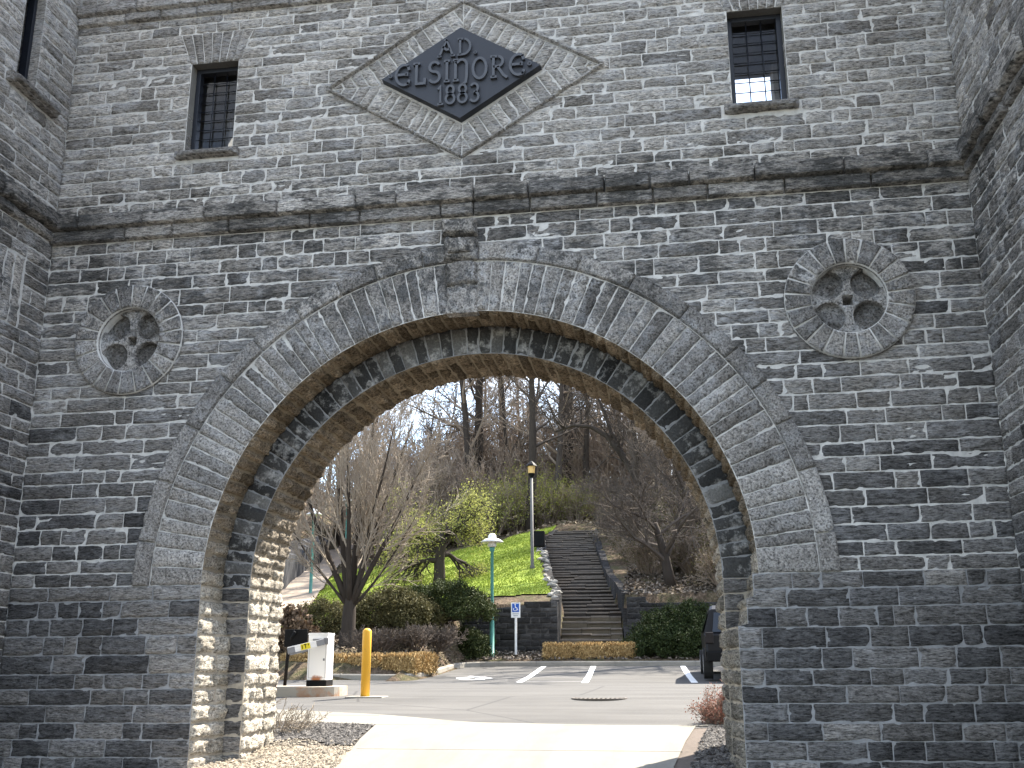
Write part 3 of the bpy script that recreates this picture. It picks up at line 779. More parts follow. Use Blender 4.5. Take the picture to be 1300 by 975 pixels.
sheet('parking_lot', 'asphalt', -20, 16, lambda x: np.interp(x, EX, EY)-.3, lambda x: np.full_like(x, 22.3), 0.0, 100, 90)
# concrete drive through the arch with its flared apron
def drive_mat():
    N = NT('drive_concrete'); v = N.coord(); a = N.noise(v, 1.2, 6, .65); b = N.noise(v, 90, 2)
    d = N.noise(N.coord((2.2, .35, 1)), 1, 5, .65)
    c = N.mix(a, (.165, .155, .13), (.225, .212, .182)); c = N.mix(.5, c, N.ramp(d, [(.35, .75), (.6, 1.12)]), 'MULTIPLY'); c = N.mix(.35, c, N.ramp(b, [(.3, .7), (.7, 1.2)]), 'MULTIPLY'); N.bump(b, .4, .005); return N.done(c, .85, .15)
M['drive'] = drive_mat()
def dl(y): return np.interp(y, [-30, 0, .18, 3.0, 3.02, 8], [-1.35, -1.3, -1.31, -1.75, -12, -12])
mb = MB()
ys = np.concatenate([np.linspace(-3, 2.98, 50)]); u = np.linspace(0, 1, 24)
l, r = np.interp(ys, [-3, .18, 3.0], [-1.25, -1.31, -1.75]), np.interp(ys, [-3, .31, 3.0], [1.85, 1.91, 2.18])
Xd = l[:, None]*(1-u)+r[:, None]*u; Yd = np.repeat(ys[:, None], 24, 1); mb.grid(np.stack([Xd, Yd, road(Yd)+.008], -1))
xs = np.linspace(-20, 16, 110); u = np.linspace(0, 1, 10)
y0 = np.interp(xs, [-20, -8, -3.6, -1.75, 2.18, 3, 16], [4.9, 4.1, 3.4, 2.99, 2.99, 3.0, 3.4]); y1 = np.interp(xs, EX, EY)
Yd = y0[:, None]*(1-u)+y1[:, None]*u; Xd = np.repeat(xs[:, None], 10, 1); mb.grid(np.stack([Xd, Yd, road(Yd)+.008], -1))
struct(mb.build('driveway', M['drive'], smooth=True))
mb = MB()
for y in (1.05, -.9): mb.box(-1.4, 2.0, y-.004, y+.004, float(road(y))+.002, float(road(y))+.0105)
mb.box(-3.0, -2.0, 4.02, 4.035, float(road(4.0))+.002, float(road(4.03))+.0105)
struct(mb.build('joint', plain('joint_filler', (.2, .19, .17), .9), smooth=False))
sheet('pavement', 'greyconc', -30, 30, lambda x: np.full_like(x, -14.), lambda x: np.full_like(x, -2.98), .0, 40, 30)
sheet('street', 'asphalt', -60, 60, lambda x: np.full_like(x, -32.), lambda x: np.full_like(x, -14.02), -.1, 30, 10)
# gravel beds at the foot of the jambs
def gravel_mat(name, a, b):
    N = NT(name); r = N.island(); n = N.noise(N.coord(), 3, 4); c = N.mix(r, a, b); return N.done(c, .9, .2)
M['gravel'] = gravel_mat('dark_gravel', (.025, .023, .021), (.14, .13, .12))
M['sand'] = gravel_mat('tan_gravel', (.13, .11, .085), (.32, .28, .22))
def pebbles(name, mat, region, n, s0, s1, zf, seed):
    rs = np.random.RandomState(seed); mb = MB(); pts = 0
    O = np.array([(1, 0, 0), (0, 1, 0), (-1, 0, 0), (0, -1, 0), (0, 0, .7), (0, 0, -.5)], float)
    F = np.array([(0, 1, 4), (1, 2, 4), (2, 3, 4), (3, 0, 4), (1, 0, 5), (2, 1, 5), (3, 2, 5), (0, 3, 5)])
    x0, x1, y0, y1, test = region
    while pts < n:
        x, y = rs.uniform(x0, x1), rs.uniform(y0, y1)
        if not test(x, y): continue
        s = rs.uniform(s0, s1); a = rs.uniform(0, 6.3)
        V = O*s*rs.uniform(.6, 1.3, (6, 1))*np.array([1.2, .9, .8]); c, d = math.cos(a), math.sin(a)
        V = np.stack([V[:, 0]*c-V[:, 1]*d+x, V[:, 0]*d+V[:, 1]*c+y, V[:, 2]+float(zf(x, y))+s*.2], -1)
        mb.add(V, F); pts += 1
    return struct(mb.build(name, mat), 'stuff')
lx = lambda y: float(np.interp(y, [-3, .18, 3.0], [-1.25, -1.31, -1.75])); rx = lambda y: float(np.interp(y, [-3, .31, 3.0], [1.85, 1.91, 2.18]))
top = lambda x: float(np.interp(x, [-20, -8, -3.6, -1.75, 2.18, 3, 16], [4.9, 4.1, 3.4, 2.99, 2.99, 3.0, 3.4]))
gz = lambda x, y: float(road(y))+.005
M['dirt'] = plain('tan_grit', (.26, .22, .17), .95, .25, 14, .1, 0, .6)
sheet('gravel_bed', plain('dark_grit', (.055, .05, .045), .95, .35, 16, .1, 0, .6), -8, -1.28, lambda x: np.full_like(x, 1.28), lambda x: np.interp(x, [-8, -3.6, -1.75, -1.28], [4.1, 3.4, 2.99, 2.9]), -.003, 40, 20)
sheet('gravel_bed', 'dirt', -4, -1.28, lambda x: np.full_like(x, -2.9), lambda x: np.full_like(x, 1.27), -.003, 20, 20)
sheet('gravel_bed', plain('bark_mulch_bed', (.12, .10, .085), .95, .35, 16, .1, 0, .6), 1.86, 8, lambda x: np.full_like(x, -2.9), lambda x: np.interp(x, [1.86, 2.18, 3, 8], [2.9, 2.99, 3, 3.2]), -.003, 30, 40)
pebbles('dark_gravel', M['gravel'], (-4.2, -1.3, 1.25, 3.4, lambda x, y: x < lx(y)-.03 and y < top(x)-.04 and y > 1.35+.25*math.sin(x*5)), 5200, .012, .034, gz, 1)
pebbles('tan_gravel', M['sand'], (-2.9, -1.25, -.6, 1.6, lambda x, y: x < lx(y)-.02), 2600, .008, .022, gz, 2)
pebbles('mulch', M['gravel'], (1.9, 3.2, -.6, 3.0, lambda x, y: x > rx(y)+.16 and y < top(x)-.05), 4200, .012, .032, gz, 3)
# kerbs
def kerb(name, pts, w=.16, h=.15, mat='kerb', zf=None):
    P = [np.array(p, float) for p in pts]; Q = []
    for a, b in zip(P[:-1], P[1:]):
        n = max(1, int(np.linalg.norm(b-a)/.3)); Q += [a+(b-a)*i/n for i in range(n)]
    Q.append(P[-1]); V = []; n = len(Q)
    for i, q in enumerate(Q):
        t = Q[min(i+1, n-1)]-Q[max(i-1, 0)]; t /= np.linalg.norm(t); nn = np.array([t[1], -t[0]]); z = float(zf(*q)) if zf else float(road(q[1]))
        for o, zz in ((0, -.05), (.0, h-.03), (.03, h), (w, h), (w, -.05)): V.append((q[0]-nn[0]*o, q[1]-nn[1]*o, z+zz))
    F = [(5*i+k, 5*i+5+k, 5*i+6+k, 5*i+1+k) for i in range(n-1) for k in range(4)]
    mb = MB(); mb.add(V, F); return struct(mb.build(name, M[mat], smooth=False))
kerb('kerb', [(-20, 17.3), (-8.3, 16.9), (-5.4, 16.3), (-5.0, 16.35), (-4.75, 16.6), (-4.6, 17.2), (-4.5, 19), (-4.5, 21), (-4.35, 21.7), (-3.95, 22.1), (-3.4, 22.2), (-1, 22.2), (4, 22.2), (16, 22.3)])
M['joint'] = bpy.data.materials['joint_filler']
mb = MB()
for x in (-10.6, -8.6, -6.6): mb.box(x-.008, x+.008, 16.3+(-5.4-x)*.207-.01, 16.6+(-5.4-x)*.207, float(road(16.8)), float(road(16.8))+.152)
for x in (-2.2, .2, 2.6): mb.box(x-.008, x+.008, 22.19, 22.37, 1.42, float(road(22.2))+.152)
struct(mb.build('joint', M['joint']))
# painted markings
M['paint'] = plain('worn_white_paint', (.72, .72, .70), .7, .15, 12)
def line(p, q, w=.11, off=.006):
    p, q = np.array(p, float), np.array(q, float); n = max(2, int(np.linalg.norm(q-p)/.5)); t = (q-p)/np.linalg.norm(q-p); nn = np.array([-t[1], t[0]])*w/2
    L = [p+(q-p)*i/n for i in range(n+1)]
    P = np.array([[(a[0]-nn[0], a[1]-nn[1], float(road(a[1]))+off), (a[0]+nn[0], a[1]+nn[1], float(road(a[1]))+off)] for a in L])
    mb = MB(); mb.grid(P); return struct(mb.build('road_marking', M['paint']))
line((-1.75, 15.4), (-1.96, 22.1), .16); line((-.15, 15.2), (-.45, 22.1), .16); line((2.42, 15.2), (2.22, 22.1), .16)
for y in (15.6, 17.6, 19.6, 21.4): line((-1.75-(y-15.4)*.03, y), (-.2-(y-15.2)*.04, y), .1)
mb = MB()
def flat(u, v, k): return (-3.2+u*.9, 17.0+v*1.4, float(road(17.0+v*1.4))+(.012 if k else .006))
stroke(mb, [(-.5, .1), (-.1, .45), (.25, .35), (.5, .0), (.15, -.2)], .13, flat); stroke(mb, [(-.1, .45), (-.35, -.15), (.1, -.4), (.45, -.3)], .13, flat); stroke(mb, [(-.3, .6), (-.16, .62)], .2, flat)
struct(mb.build('road_marking', M['paint']))
# drain grate
M['steel'] = plain('rusty_grate_steel', (.12, .105, .09), .7, .4, 20, .4, .5)
mb = MB(); gx, gy = .78, 6.75; g0 = float(road(gy))
mb.lathe([(.44, -.04), (.44, .012), (.40, .012), (.40, -.03)], (gx, gy, g0), 32)
for i in range(-5, 6):
    hw = math.sqrt(max(0, .4**2-(i*.07)**2)); mb.box(gx+i*.07-.018, gx+i*.07+.018, gy-hw, gy+hw, g0-.02, g0+.008)
mb.box(gx-.4, gx+.4, gy-.02, gy+.02, g0-.02, g0+.009)
tag(mb.build('drain_grate', M['steel']), 'round rusty drain grate set in the asphalt', 'drain grate')

# ------------------------------------------------------------------ stone walls, stairs
def wall_block(name, label, x0, x1, y0, thick, zb, ztf, mat, cap=True, lmin=.25, lmax=.7, skew=0.0, kind=None):
    mb = MB(); f = Masonry(lambda s, t, h: np.stack([s, y0+skew*(s-x0)-h, t], -1), .02, .02, kindf=lambda z: rng.uniform(.6, 1), ds=.07, dt=.05)
    zt = max(ztf(x0), ztf(x1)); o = Obst(-9, 99, lambda t: t*0, lambda t: t*0, 0)
    e = courses(zb, zt, .17)
    for a, b in zip(e[:-1], e[1:]):
        x = x0
        while x < x1-.01:
            n = x+rng.uniform(lmin, lmax)
            if x1-n < .2: n = x1
            if b <= ztf((x+n)/2)+.09: f.add(x, n, a, b, tint=rng.betavariate(1.2, 5))
            x = n
    f.flush(mb)
    xs = np.linspace(x0, x1, 24)
    P = np.stack([np.stack([xs, np.full_like(xs, y)+skew*(xs-x0), z], -1) for y, z in ((y0, np.full_like(xs, zb)), (y0, np.array([ztf(x) for x in xs])), (y0+thick, np.array([ztf(x) for x in xs])), (y0+thick, np.full_like(xs, zb)))], 1)
    mb.grid(P, 1)
    for i in (0, -1): mb.add(P[i], [(0, 1, 2, 3)], 1)
    o = mb.build(name, [M['fieldstone'], M['dkmortar']], smooth=True)
    for k, v in (('label', label), ('category', 'stone wall')): o[k] = v
    return o
def fieldstone():
    N = NT('shaded_fieldstone'); v = N.coord((4, 4, 9)); n = N.noise(v, 1.6, 7, .7); n2 = N.noise(v, 6, 5, .7)
    c = N.ramp(N.attr('tint'), [(0, (.026, .025, .024)), (.4, (.055, .052, .05)), (1, (.15, .145, .14))])  # shade of the plants over the walls is put into this tone
    c = N.mix(1.0, c, N.ramp(n, [(.3, .5), (.7, 1.5)]), 'MULTIPLY'); N.bump(n2, 1, .05); return N.done(c, .95, .1)
M['fieldstone'] = fieldstone()
M['dkmortar'] = plain('earth_filled_joint', (.05, .046, .042), .95)
wall_block('retaining_wall', 'low dark stone retaining wall behind the accessible parking sign, left of the stairs', -5.0, -1.76, 24.3, .45, 1.6, lambda x: 3.2+(x+5.0)*.10, 'stone')
wall_block('retaining_wall', 'dark stone retaining wall to the right of the stairs, half hidden by the juniper', .46, 6.5, 25.75, .45, 1.6, lambda x: 3.72-max(0, x-.9)*.02-(.22 if x > 1.2 else 0), 'stone')
M['tread'] = plain('worn_stair_stone', (.15, .13, .11), .9, .4, 5, .15, 0, .5)
M['riser'] = plain('shaded_stair_riser', (.042, .037, .032), .95, .4, 7, .1, 0, .5)  # backlit shade of the risers painted as darker stone than the treads
def stairs():
    mb = MB(); N = 41; zs = np.concatenate([np.linspace(1.9, 3.12, 7), np.linspace(3.12, 8.15, 34)[1:]])
    for i in range(len(zs)-1):
        ya = float(np.interp(zs[i], STZ, STY)); yb = float(np.interp(zs[i+1], STZ, STY))
        cx, hw = float(np.interp(ya, STY, STX)), float(np.interp(ya, STY, STW)); h = zs[i+1]
        x = cx-hw+rng.uniform(-.04, .04); xe = cx+hw+rng.uniform(-.05, .05)
        while x < xe-.01:
            n = min(xe, x+rng.uniform(.5, 1.3))
            if xe-n < .3: n = xe
            d = rng.uniform(-.024, .02)
            mb.box(x+.006, n-.006, ya+rng.uniform(-.04, .05), yb+.25, h-.06+d, h+d, .012, 0)
            mb.box(x+.004, n-.004, ya+.035, yb+.3, zs[i]-.3, h-.058+d, .006, 1 if i > 5 else 2)
            x = n
    o = mb.build('stone_stairs', [M['tread'], M['riser'], plain('brown_lower_riser', (.11, .092, .066), .95, .35, 6, .1, 0, .5)])
    ys = np.linspace(24.45, 43.2, 70); cx, hw, sz = np.interp(ys, STY, STX), np.interp(ys, STY, STW), np.interp(ys, STY, STZ)
    for sg in (-1, 1):
        xi = cx+sg*(hw+.0); top = np.maximum(tz(cx+sg*(hw+.35), ys), sz+.1)+.05+np.array([rng.uniform(-.04, .04) for _ in ys]); mb = MB()
        P = np.stack([np.stack([xi, ys, sz-.6], -1), np.stack([xi, ys, top], -1), np.stack([xi+sg*.28, ys, top-.02], -1), np.stack([xi+sg*.3, ys, sz-.6], -1)], 1); mb.grid(P, 0, np.repeat(np.array([rng.random()*.6 for _ in ys]), 4))
        mb.build('side_wall', M['fieldstone'], o)
    tag(o, 'long weathered stone stairs climbing the hillside beside the lawn', 'stairs')
stairs()
M['white_rock'] = plain('pale_limestone_rock', (.28, .265, .235), .9, .3, 9, .1, 0, .7)
def rock(x, y, z, s, seed):
    bm = bmesh.new(); bmesh.ops.create_icosphere(bm, subdivisions=2, radius=1)
    V = np.array([v.co[:] for v in bm.verts]); F = [[v.index for v in f.verts] for f in bm.faces]; bm.free()
    n = fbm(V[:, 0]*1.3+seed, V[:, 1]*1.3, V[:, 2]*1.3+seed, 3)
    V = V*(.35+1.4*n)[:, None]*np.array([s*1.3, s*.9, s*.7]); mb = MB(); mb.add(V, F)
    o = mb.build('rock', M['white_rock']); o.location = (x, y, z+s*.2); o.rotation_euler = (0, 0, seed)
    return tag(o, 'pale edging rock lining the left side of the stairs', 'rock', 'pale rocks edging the stairs')
for i in range(34):
    y = 25.4+i*.5+rng.uniform(-.2, .2); x = float(np.interp(y, STY, STX)-np.interp(y, STY, STW))-.2+rng.uniform(-.18, .12)
    rock(x, y, tzf(x-.2, y)+.02, rng.uniform(.06, .15), i*1.37)
# ramp path and the concrete wall beside it
def pathx(y): return -10.6-(y-20)*.245
sheet('path', plain('tan_brick_path', (.42, .31, .235), .9, .15, 2, .1), 0, 1, lambda x: x, lambda x: x, 0, 2, 2) if False else None
ys = np.linspace(19.5, 60, 90); u = np.linspace(-1, 1, 8)
Xp = pathx(ys)[:, None]-.4+u[None, :]*.95; Yp = np.repeat(ys[:, None], 8, 1)
base = tz(pathx(ys)+.9, ys); Zp = np.repeat(base[:, None], 8, 1)+.08
mb = MB(); mb.grid(np.stack([Xp, Yp, Zp], -1)); struct(mb.build('path', plain('tan_brick_path', (.30, .25, .20), .9, .15, 2, .1), smooth=True))
def conc_wall():
    mb = MB(); pts = [(-13.0, 22, 5.2), (-14.0, 27, 5.9), (-15.7, 35, 6.9), (-16.9, 41, 7.2), (-17.3, 43, 7.9), (-19.1, 52, 9.3)]
    for (xa, ya, za), (xb, yb, zb) in zip(pts[:-1], pts[1:]):
        n = 6
        for i in range(n):
            t0, t1 = i/n, (i+1)/n-.004
            A = (xa+(xb-xa)*t0, ya+(yb-ya)*t0, za+(zb-za)*t0); B = (xa+(xb-xa)*t1, ya+(yb-ya)*t1, za+(zb-za)*t1)
            V = []
            for q in (A, B):
                g = tzf(q[0]+1.6, q[1])-.3
                V += [(q[0], q[1], g), (q[0], q[1], q[2]-.35), (q[0]-.5, q[1], q[2]), (q[0]-.9, q[1], q[2]), (q[0]-.9, q[1], g)]
            mb.add(V, [(0, 5, 6, 1), (1, 6, 7, 2), (2, 7, 8, 3), (3, 8, 9, 4), (0, 1, 2, 3, 4), (9, 8, 7, 6, 5)])
    tag(mb.build('concrete_wall', M['greyconc']), 'grey concrete wall with sloped coping along the brick ramp', 'concrete wall')
conc_wall()
# lawn
def lawn_sheet():
    xs = np.linspace(-16, -1.6, 90); ys = np.linspace(20.6, 46.5, 150)
    X, Y = np.meshgrid(xs, ys, indexing='ij')
    cx, cy = (X[:-1, :-1]+X[1:, 1:])/2, (Y[:-1, :-1]+Y[1:, 1:])/2
    lim_l = pathx(cy)+.6; lim_r = np.interp(cy, STY, STX)-np.interp(cy, STY, STW)-.38
    wob = (fbm(cx*.8, cy*.8, cx*0+4, 3)-.5)*1.6
    keep = (cx > lim_l) & (cx < lim_r) & (cy+wob < 45.2+np.clip(cx+4, -9, 1)*.35) & ((cy+wob*.8 > 26.0) | (cx < -5.4)) & (cy > 22)
    mb = MB(); mb.grid(np.stack([X, Y, tz(X, Y)+.05], -1), keep=keep); struct(mb.build('lawn', M['lawn'], smooth=True))
    rs = np.random.RandomState(4); V = []; F = []; n = 0; m = keep
    while n < 40000:
        x, y = rs.uniform(-15, -1.8), rs.uniform(22, 46)
        i, j = int((x+16)/14.4*89), int((y-20.6)/25.9*149)
        if not m[i, j]: continue
        V.append((x, y)); n += 1
    P = np.array(V); z = tz(P[:, 0], P[:, 1])+.05; a = rs.uniform(0, 6.28, n); w = rs.uniform(.012, .03, n); h = rs.uniform(.03, .09, n)
    tilt = rs.uniform(-.06, .06, (n, 2)); dx, dy = np.cos(a)*w, np.sin(a)*w
    A = np.stack([P[:, 0]-dx, P[:, 1]-dy, z-.01], -1); B = np.stack([P[:, 0]+dx, P[:, 1]+dy, z-.01], -1); D = np.stack([P[:, 0]+tilt[:, 0], P[:, 1]+tilt[:, 1], z+h], -1)
    mb = MB(); mb.add(np.stack([A, B, D], 1).reshape(-1, 3), np.arange(3*n).reshape(n, 3))
    N = NT('grass_blades'); c = N.mix(N.island(), (.16, .22, .025), (.33, .375, .055)); 
    struct(mb.build('grass', N.done(c, .8, .15)), 'stuff')
lawn_sheet()

# ------------------------------------------------------------------ street furniture
M['yellow'] = plain('yellow_post_paint', (.72, .38, .035), .45, .1, 8, .4, 0, .05)
def bollard():
    x, y = -3.08, 6.97; z = float(road(y)); t = empty('bollard', (x, y, z)); tag(t, 'bright yellow round-topped steel post beside the parking barrier', 'bollard')
    mb = MB(); pr = [(.075, -.1), (.075, 1.04)]+[(.075*math.cos(a), 1.04+.06*math.sin(a)) for a in (.4, .8, 1.2, 1.5)]; mb.lathe(pr, seg=24)
    N = NT('scuffed_yellow_paint'); v = N.coord(); n = N.noise(v, 7, 7, .72); sc = N.noise(N.coord((30, 30, 4)), 1, 5, .7)
    c = N.mix(N.ramp(n, [(.60, 0), (.68, .8)]), (.72, .38, .035), (.30, .20, .08)); c = N.mix(N.ramp(sc, [(.62, 0), (.72, .7)]), c, (.16, .13, .10))
    mb.build('post', N.done(c, .5, .35), t, True)
    mb = MB(); mb.box(-.28, .34, -.2, .2, -.05, .012, .004); mb.build('footing', M['concrete'], t)
bollard()
M['whitemetal'] = plain('white_powder_coat', (.78, .77, .75), .4, .06, 5, .4, 0, .03)
M['blacksteel'] = plain('black_steel', (.006, .006, .0065), .6, .2, 9, .12)
def rusty():
    N = NT('rust_stained_concrete'); v = N.coord(); a = N.noise(v, 2.2, 6, .65)
    N.bump(N.noise(v, 40, 3), .3, .01)
    return N.done(N.mix(N.ramp(a, [(.5, 0), (.66, .8)]), (.34, .31, .26), (.36, .14, .04)), .9, .15)
M['rustconc'] = rusty()
def island():
    x0, x1, y0, y1 = -7.5, -3.62, 6.95, 8.15; z = float(road(7.4)); pts = [(x0, y0)]
    pts += [(x1-.5+.5*math.cos(a), y0+.5+.5*math.sin(a)) for a in np.linspace(-math.pi/2, 0, 7)]+[(x1-.5+.5*math.cos(a), y1-.5+.5*math.sin(a)) for a in np.linspace(0, math.pi/2, 7)]+[(x0, y1)]
    mb = MB(); mb.prism(pts, lambda u, v, k: (u, v, z+(.155 if k else -.1))); struct(mb.build('kerb_island', M['rustconc']))
    return z+.155
zi = island()
def barrier():
    t = empty('barrier_gate', (-4.1, 7.65, zi), math.radians(4)); tag(t, 'white parking barrier housing with a short broken-off striped arm and rust at its foot', 'barrier')
    def cab():
        N = NT('rust_marked_white_housing'); tc = N.n('TexCoord'); sp = N.n('SeparateXYZ'); N.L(tc.outputs['Object'], sp.inputs[0]); n = N.noise(N.coord(), 9, 5, .7)
        d = N.math('ADD', N.math('POWER', N.math('MULTIPLY', sp.outputs[0], 6.5), 2.0), N.math('POWER', N.math('MULTIPLY', N.math('SUBTRACT', sp.outputs[2], .12), 8.5), 2.0))
        f = N.ramp(N.math('ADD', d, N.math('MULTIPLY', N.math('SUBTRACT', n, .5), 1.2)), [(.1, .95), (.5, 0)])
        return N.done(N.mix(f, (.78, .77, .75), (.36, .12, .03)), .4, .4)
    mb = MB(); mb.box(-.17, .17, -.22, .22, .10, .86, .012); mb.build('housing', cab(), t)
    mb = MB(); mb.box(-.175, .175, -.225, .225, 0, .10, .006); mb.build('base', M['blacksteel'], t)
    mb = MB(); mb.prism([(-.18, .855), (.18, .855), (.17, .885), (-.17, .885)], lambda u, v, k: (u, .225 if k else -.225, v)); mb.build('lid', M['whitemetal'], t)
    mb = MB(); mb.box(-.09, .07, -.228, -.222, .755, .785); mb.build('vent', M['grey'], t)
    mb = MB(); g = .004
    for a, b, c, d in ((-.145, .145, .14, .14+g), (-.145, .145, .72, .72+g), (-.145, -.145+g, .14, .72), (.141, .145, .14, .72)): mb.box(a, b, -.2225, -.219, c, d)
    mb.box(.10, .13, -.226, -.219, .42, .46, .003); mb.build('door_seam', M['grey'], t)
    R = Matrix.Translation((.12, -.27, .73)) @ Matrix.Rotation(math.radians(14), 4, 'Y').inverted() @ Matrix.Rotation(math.radians(18), 4, 'Z')
    def fm(q): return np.array((R @ Vector(q))[:])
    mb = MB(); mb.box(-.62, -.02, -.03, .03, -.055, .055, .004, 0, R); a = mb.build('arm', M['whitemetal'], t)
    mb = MB(); mb.box(-.625, -.50, -.034, .034, -.058, .04, .003, 0, R); mb.box(-.13, 0, -.034, .034, -.05, .05, .003, 0, R); mb.box(-.60, -.3, -.02, .02, -.085, -.056, .003, 0, R); mb.build('bracket', M['grey'], a)
    mb = MB(); mb.box(-.40, -.24, -.033, .033, -.05, .05, 0, 0, R); lb = mb.build('label_tape', plain('yellow_label_tape', (.75, .62, .02), .5, .05, 5), a)
    for s, x in (('I', -.385), ('T', -.345), ('!', -.275)): pass
    mb = MB(); f = lambda u, v, k: fm((u, -.0365 if k else -.0335, v))
    for st in ([(-.375, .032), (-.375, -.032)], [(-.345, .032), (-.295, .032)], [(-.32, .032), (-.32, -.032)], [(-.268, .034), (-.272, .004)]): stroke(mb, st, .013, f, 1)
    for i in range(len(mb.m)): mb.m[i] = 0
    mb.build('lettering', M['blacksteel'], a)
    mb = MB(); mb.box(.10, .18, -.235, -.2, .69, .80, .006); mb.build('pivot', M['grey'], t)
M['grey'] = plain('grey_galvanised_steel', (.22, .22, .23), .5, .15, 10, .4, .4)
barrier()
def goose():
    t = empty('card_reader_sign', (-4.84, 7.95, zi)); tag(t, 'black board seen from behind on a bent black pole beside the barrier', 'sign')
    mb = MB(); mb.tube([(0, 0, 0), (.03, -.02, .45), (.07, -.06, .72), (.12, -.12, .80), (.2, -.16, .92)], .032, 8); mb.build('pole', M['blacksteel'], t, True)
    mb = MB(); mb.box(0, .42, -.135, -.105, .66, .96, .006); mb.build('board', M['blacksteel'], t)
goose()
M['teal'] = plain('teal_lamp_paint', (.065, .215, .18), .5, .15, 6, .35)
M['shade'] = plain('white_lamp_shade', (.74, .73, .71), .4, .05, 4)
def lampglass():
    N = NT('frosted_lamp_glass'); return N.done((.55, .53, .47), .3, .4)
M['lampglass'] = lampglass()
def teal_lamp():
    t = empty('street_lamp', (0, 0, 0))
    mb = MB(); mb.lathe([(.16, 0), (.16, .03), (.075, .06), (.072, 1.15), (.055, 1.2), (.05, 3.35), (.08, 3.38), (.09, 3.5)], seg=14); mb.build('pole', M['teal'], t, True)
    mb = MB(); mb.lathe([(.11, 3.5), (.15, 3.55), (.12, 3.66), (.10, 3.7)], seg=16); mb.build('lamp_glass', M['lampglass'], t, True)
    mb = MB(); mb.lathe([(.36, 3.66), (.37, 3.68), (.24, 3.76), (.13, 3.80), (.13, 3.88), (.07, 3.94), (.01, 3.95)], seg=24); mb.build('lamp_shade', M['shade'], t, True)
    return t
def lab(o, l, c, g=None): return tag(o, l, c, g)
tl = teal_lamp(); tl.location = (-3.76, 23.2, 1.72)
lab(tl, 'teal lamp post with white dish shade at the stone wall by the parking sign', 'street lamp', 'teal lamp posts')
for (x, y), l in (((-14.1, 35.0), 'teal lamp post on the lawn edge beside the lower brick ramp'), ((-15.5, 44.2), 'far teal lamp post higher up the ramp behind the bare tree'), ((-17.2, 53.5), 'farthest teal lamp post at the top of the ramp')):
    c = copy_tree(tl); c.location = (x, y, tzf(x, y)); lab(c, l, 'street lamp', 'teal lamp posts')
def lantern():
    x, y = -3.55, 31.6; z = tzf(x, y); t = empty('street_lamp', (x, y, z)); tag(t, 'grey pole with a black lantern head and amber panes at the stairs', 'street lamp')
    H = 3.75; mb = MB(); mb.lathe([(.10, -.1), (.10, .1), (.07, .2), (.055, H)], seg=12); mb.build('pole', plain('weathered_grey_pole', (.12, .115, .11), .7, .2, 6), t, True)
    mb = MB(); mb.lathe([(.06, H), (.07, H+.05), (.15, H+.2)], seg=6); mb.build('lantern_base', M['blacksteel'], t)
    mb = MB(); mb.lathe([(.13, H+.2), (.16, H+.5)], seg=6); mb.build('lamp_glass', plain('amber_lantern_glass', (.62, .40, .14), .3, .1, 4), t)
    mb = MB(); mb.lathe([(.24, H+.5), (.20, H+.56), (.10, H+.66), (.02, H+.72)], seg=6); mb.build('cap', M['blacksteel'], t)
lantern()
def ubox():
    x, y = -3.95, 36.6; z = tzf(x, y); t = empty('utility_box', (x, y, z)); tag(t, 'small dark box on a stub post on the lawn near the lantern', 'utility box')
    mb = MB(); mb.box(-.32, .32, -.2, .2, .25, .95, .02); mb.build('case', M['blacksteel'], t); mb = MB(); mb.tube([(0, 0, -.1), (0, 0, .3)], .06, 8); mb.build('post', M['grey'], t)
ubox()
def psign():
    x, y = -3.03, 23.5; z = 1.70; t = empty('parking_sign', (x, y, z)); tag(t, 'white post sign with blue wheelchair symbol in front of the stone wall', 'sign')
    mb = MB(); mb.box(-.035, .035, -.02, .02, -.1, 1.6, .004); mb.build('post', M['whitemetal'], t)
    mb = MB(); mb.box(-.15, .15, -.036, -.022, 1.27, 1.75, .004); b = mb.build('board', M['whitemetal'], t)
    mb = MB(); mb.box(-.115, .115, -.040, -.037, 1.45, 1.72, 0); bl = mb.build('blue_panel', plain('sign_blue', (.012, .09, .42), .5, .05, 4), b)
    mb = MB(); f = lambda u, v, k: (u, -.0445 if k else -.0405, v)
    stroke(mb, [(-.01, 1.66), (-.005, 1.59), (.04, 1.585), (.06, 1.52), (.085, 1.52)], .022, f); stroke(mb, arc(-.015, 1.54, .055, .05, 130, 360, 12), .018, f); stroke(mb, arc(-.012, 1.69, .012, .012, 0, 360, 8), .022, f)
    mb.build('wheelchair_symbol', M['whitemetal'], b)
    mb = MB(); f2 = lambda u, v, k: (u, -.0395 if k else -.0365, v)
    for i, (a, c) in enumerate(((-.1, .1), (-.07, .075))): stroke(mb, [(a, 1.395-i*.055), (c, 1.395-i*.055)], .022, f2)
    mb.build('small_print', plain('grey_sign_print', (.3, .33, .36), .6, .1, 30), b)
psign()
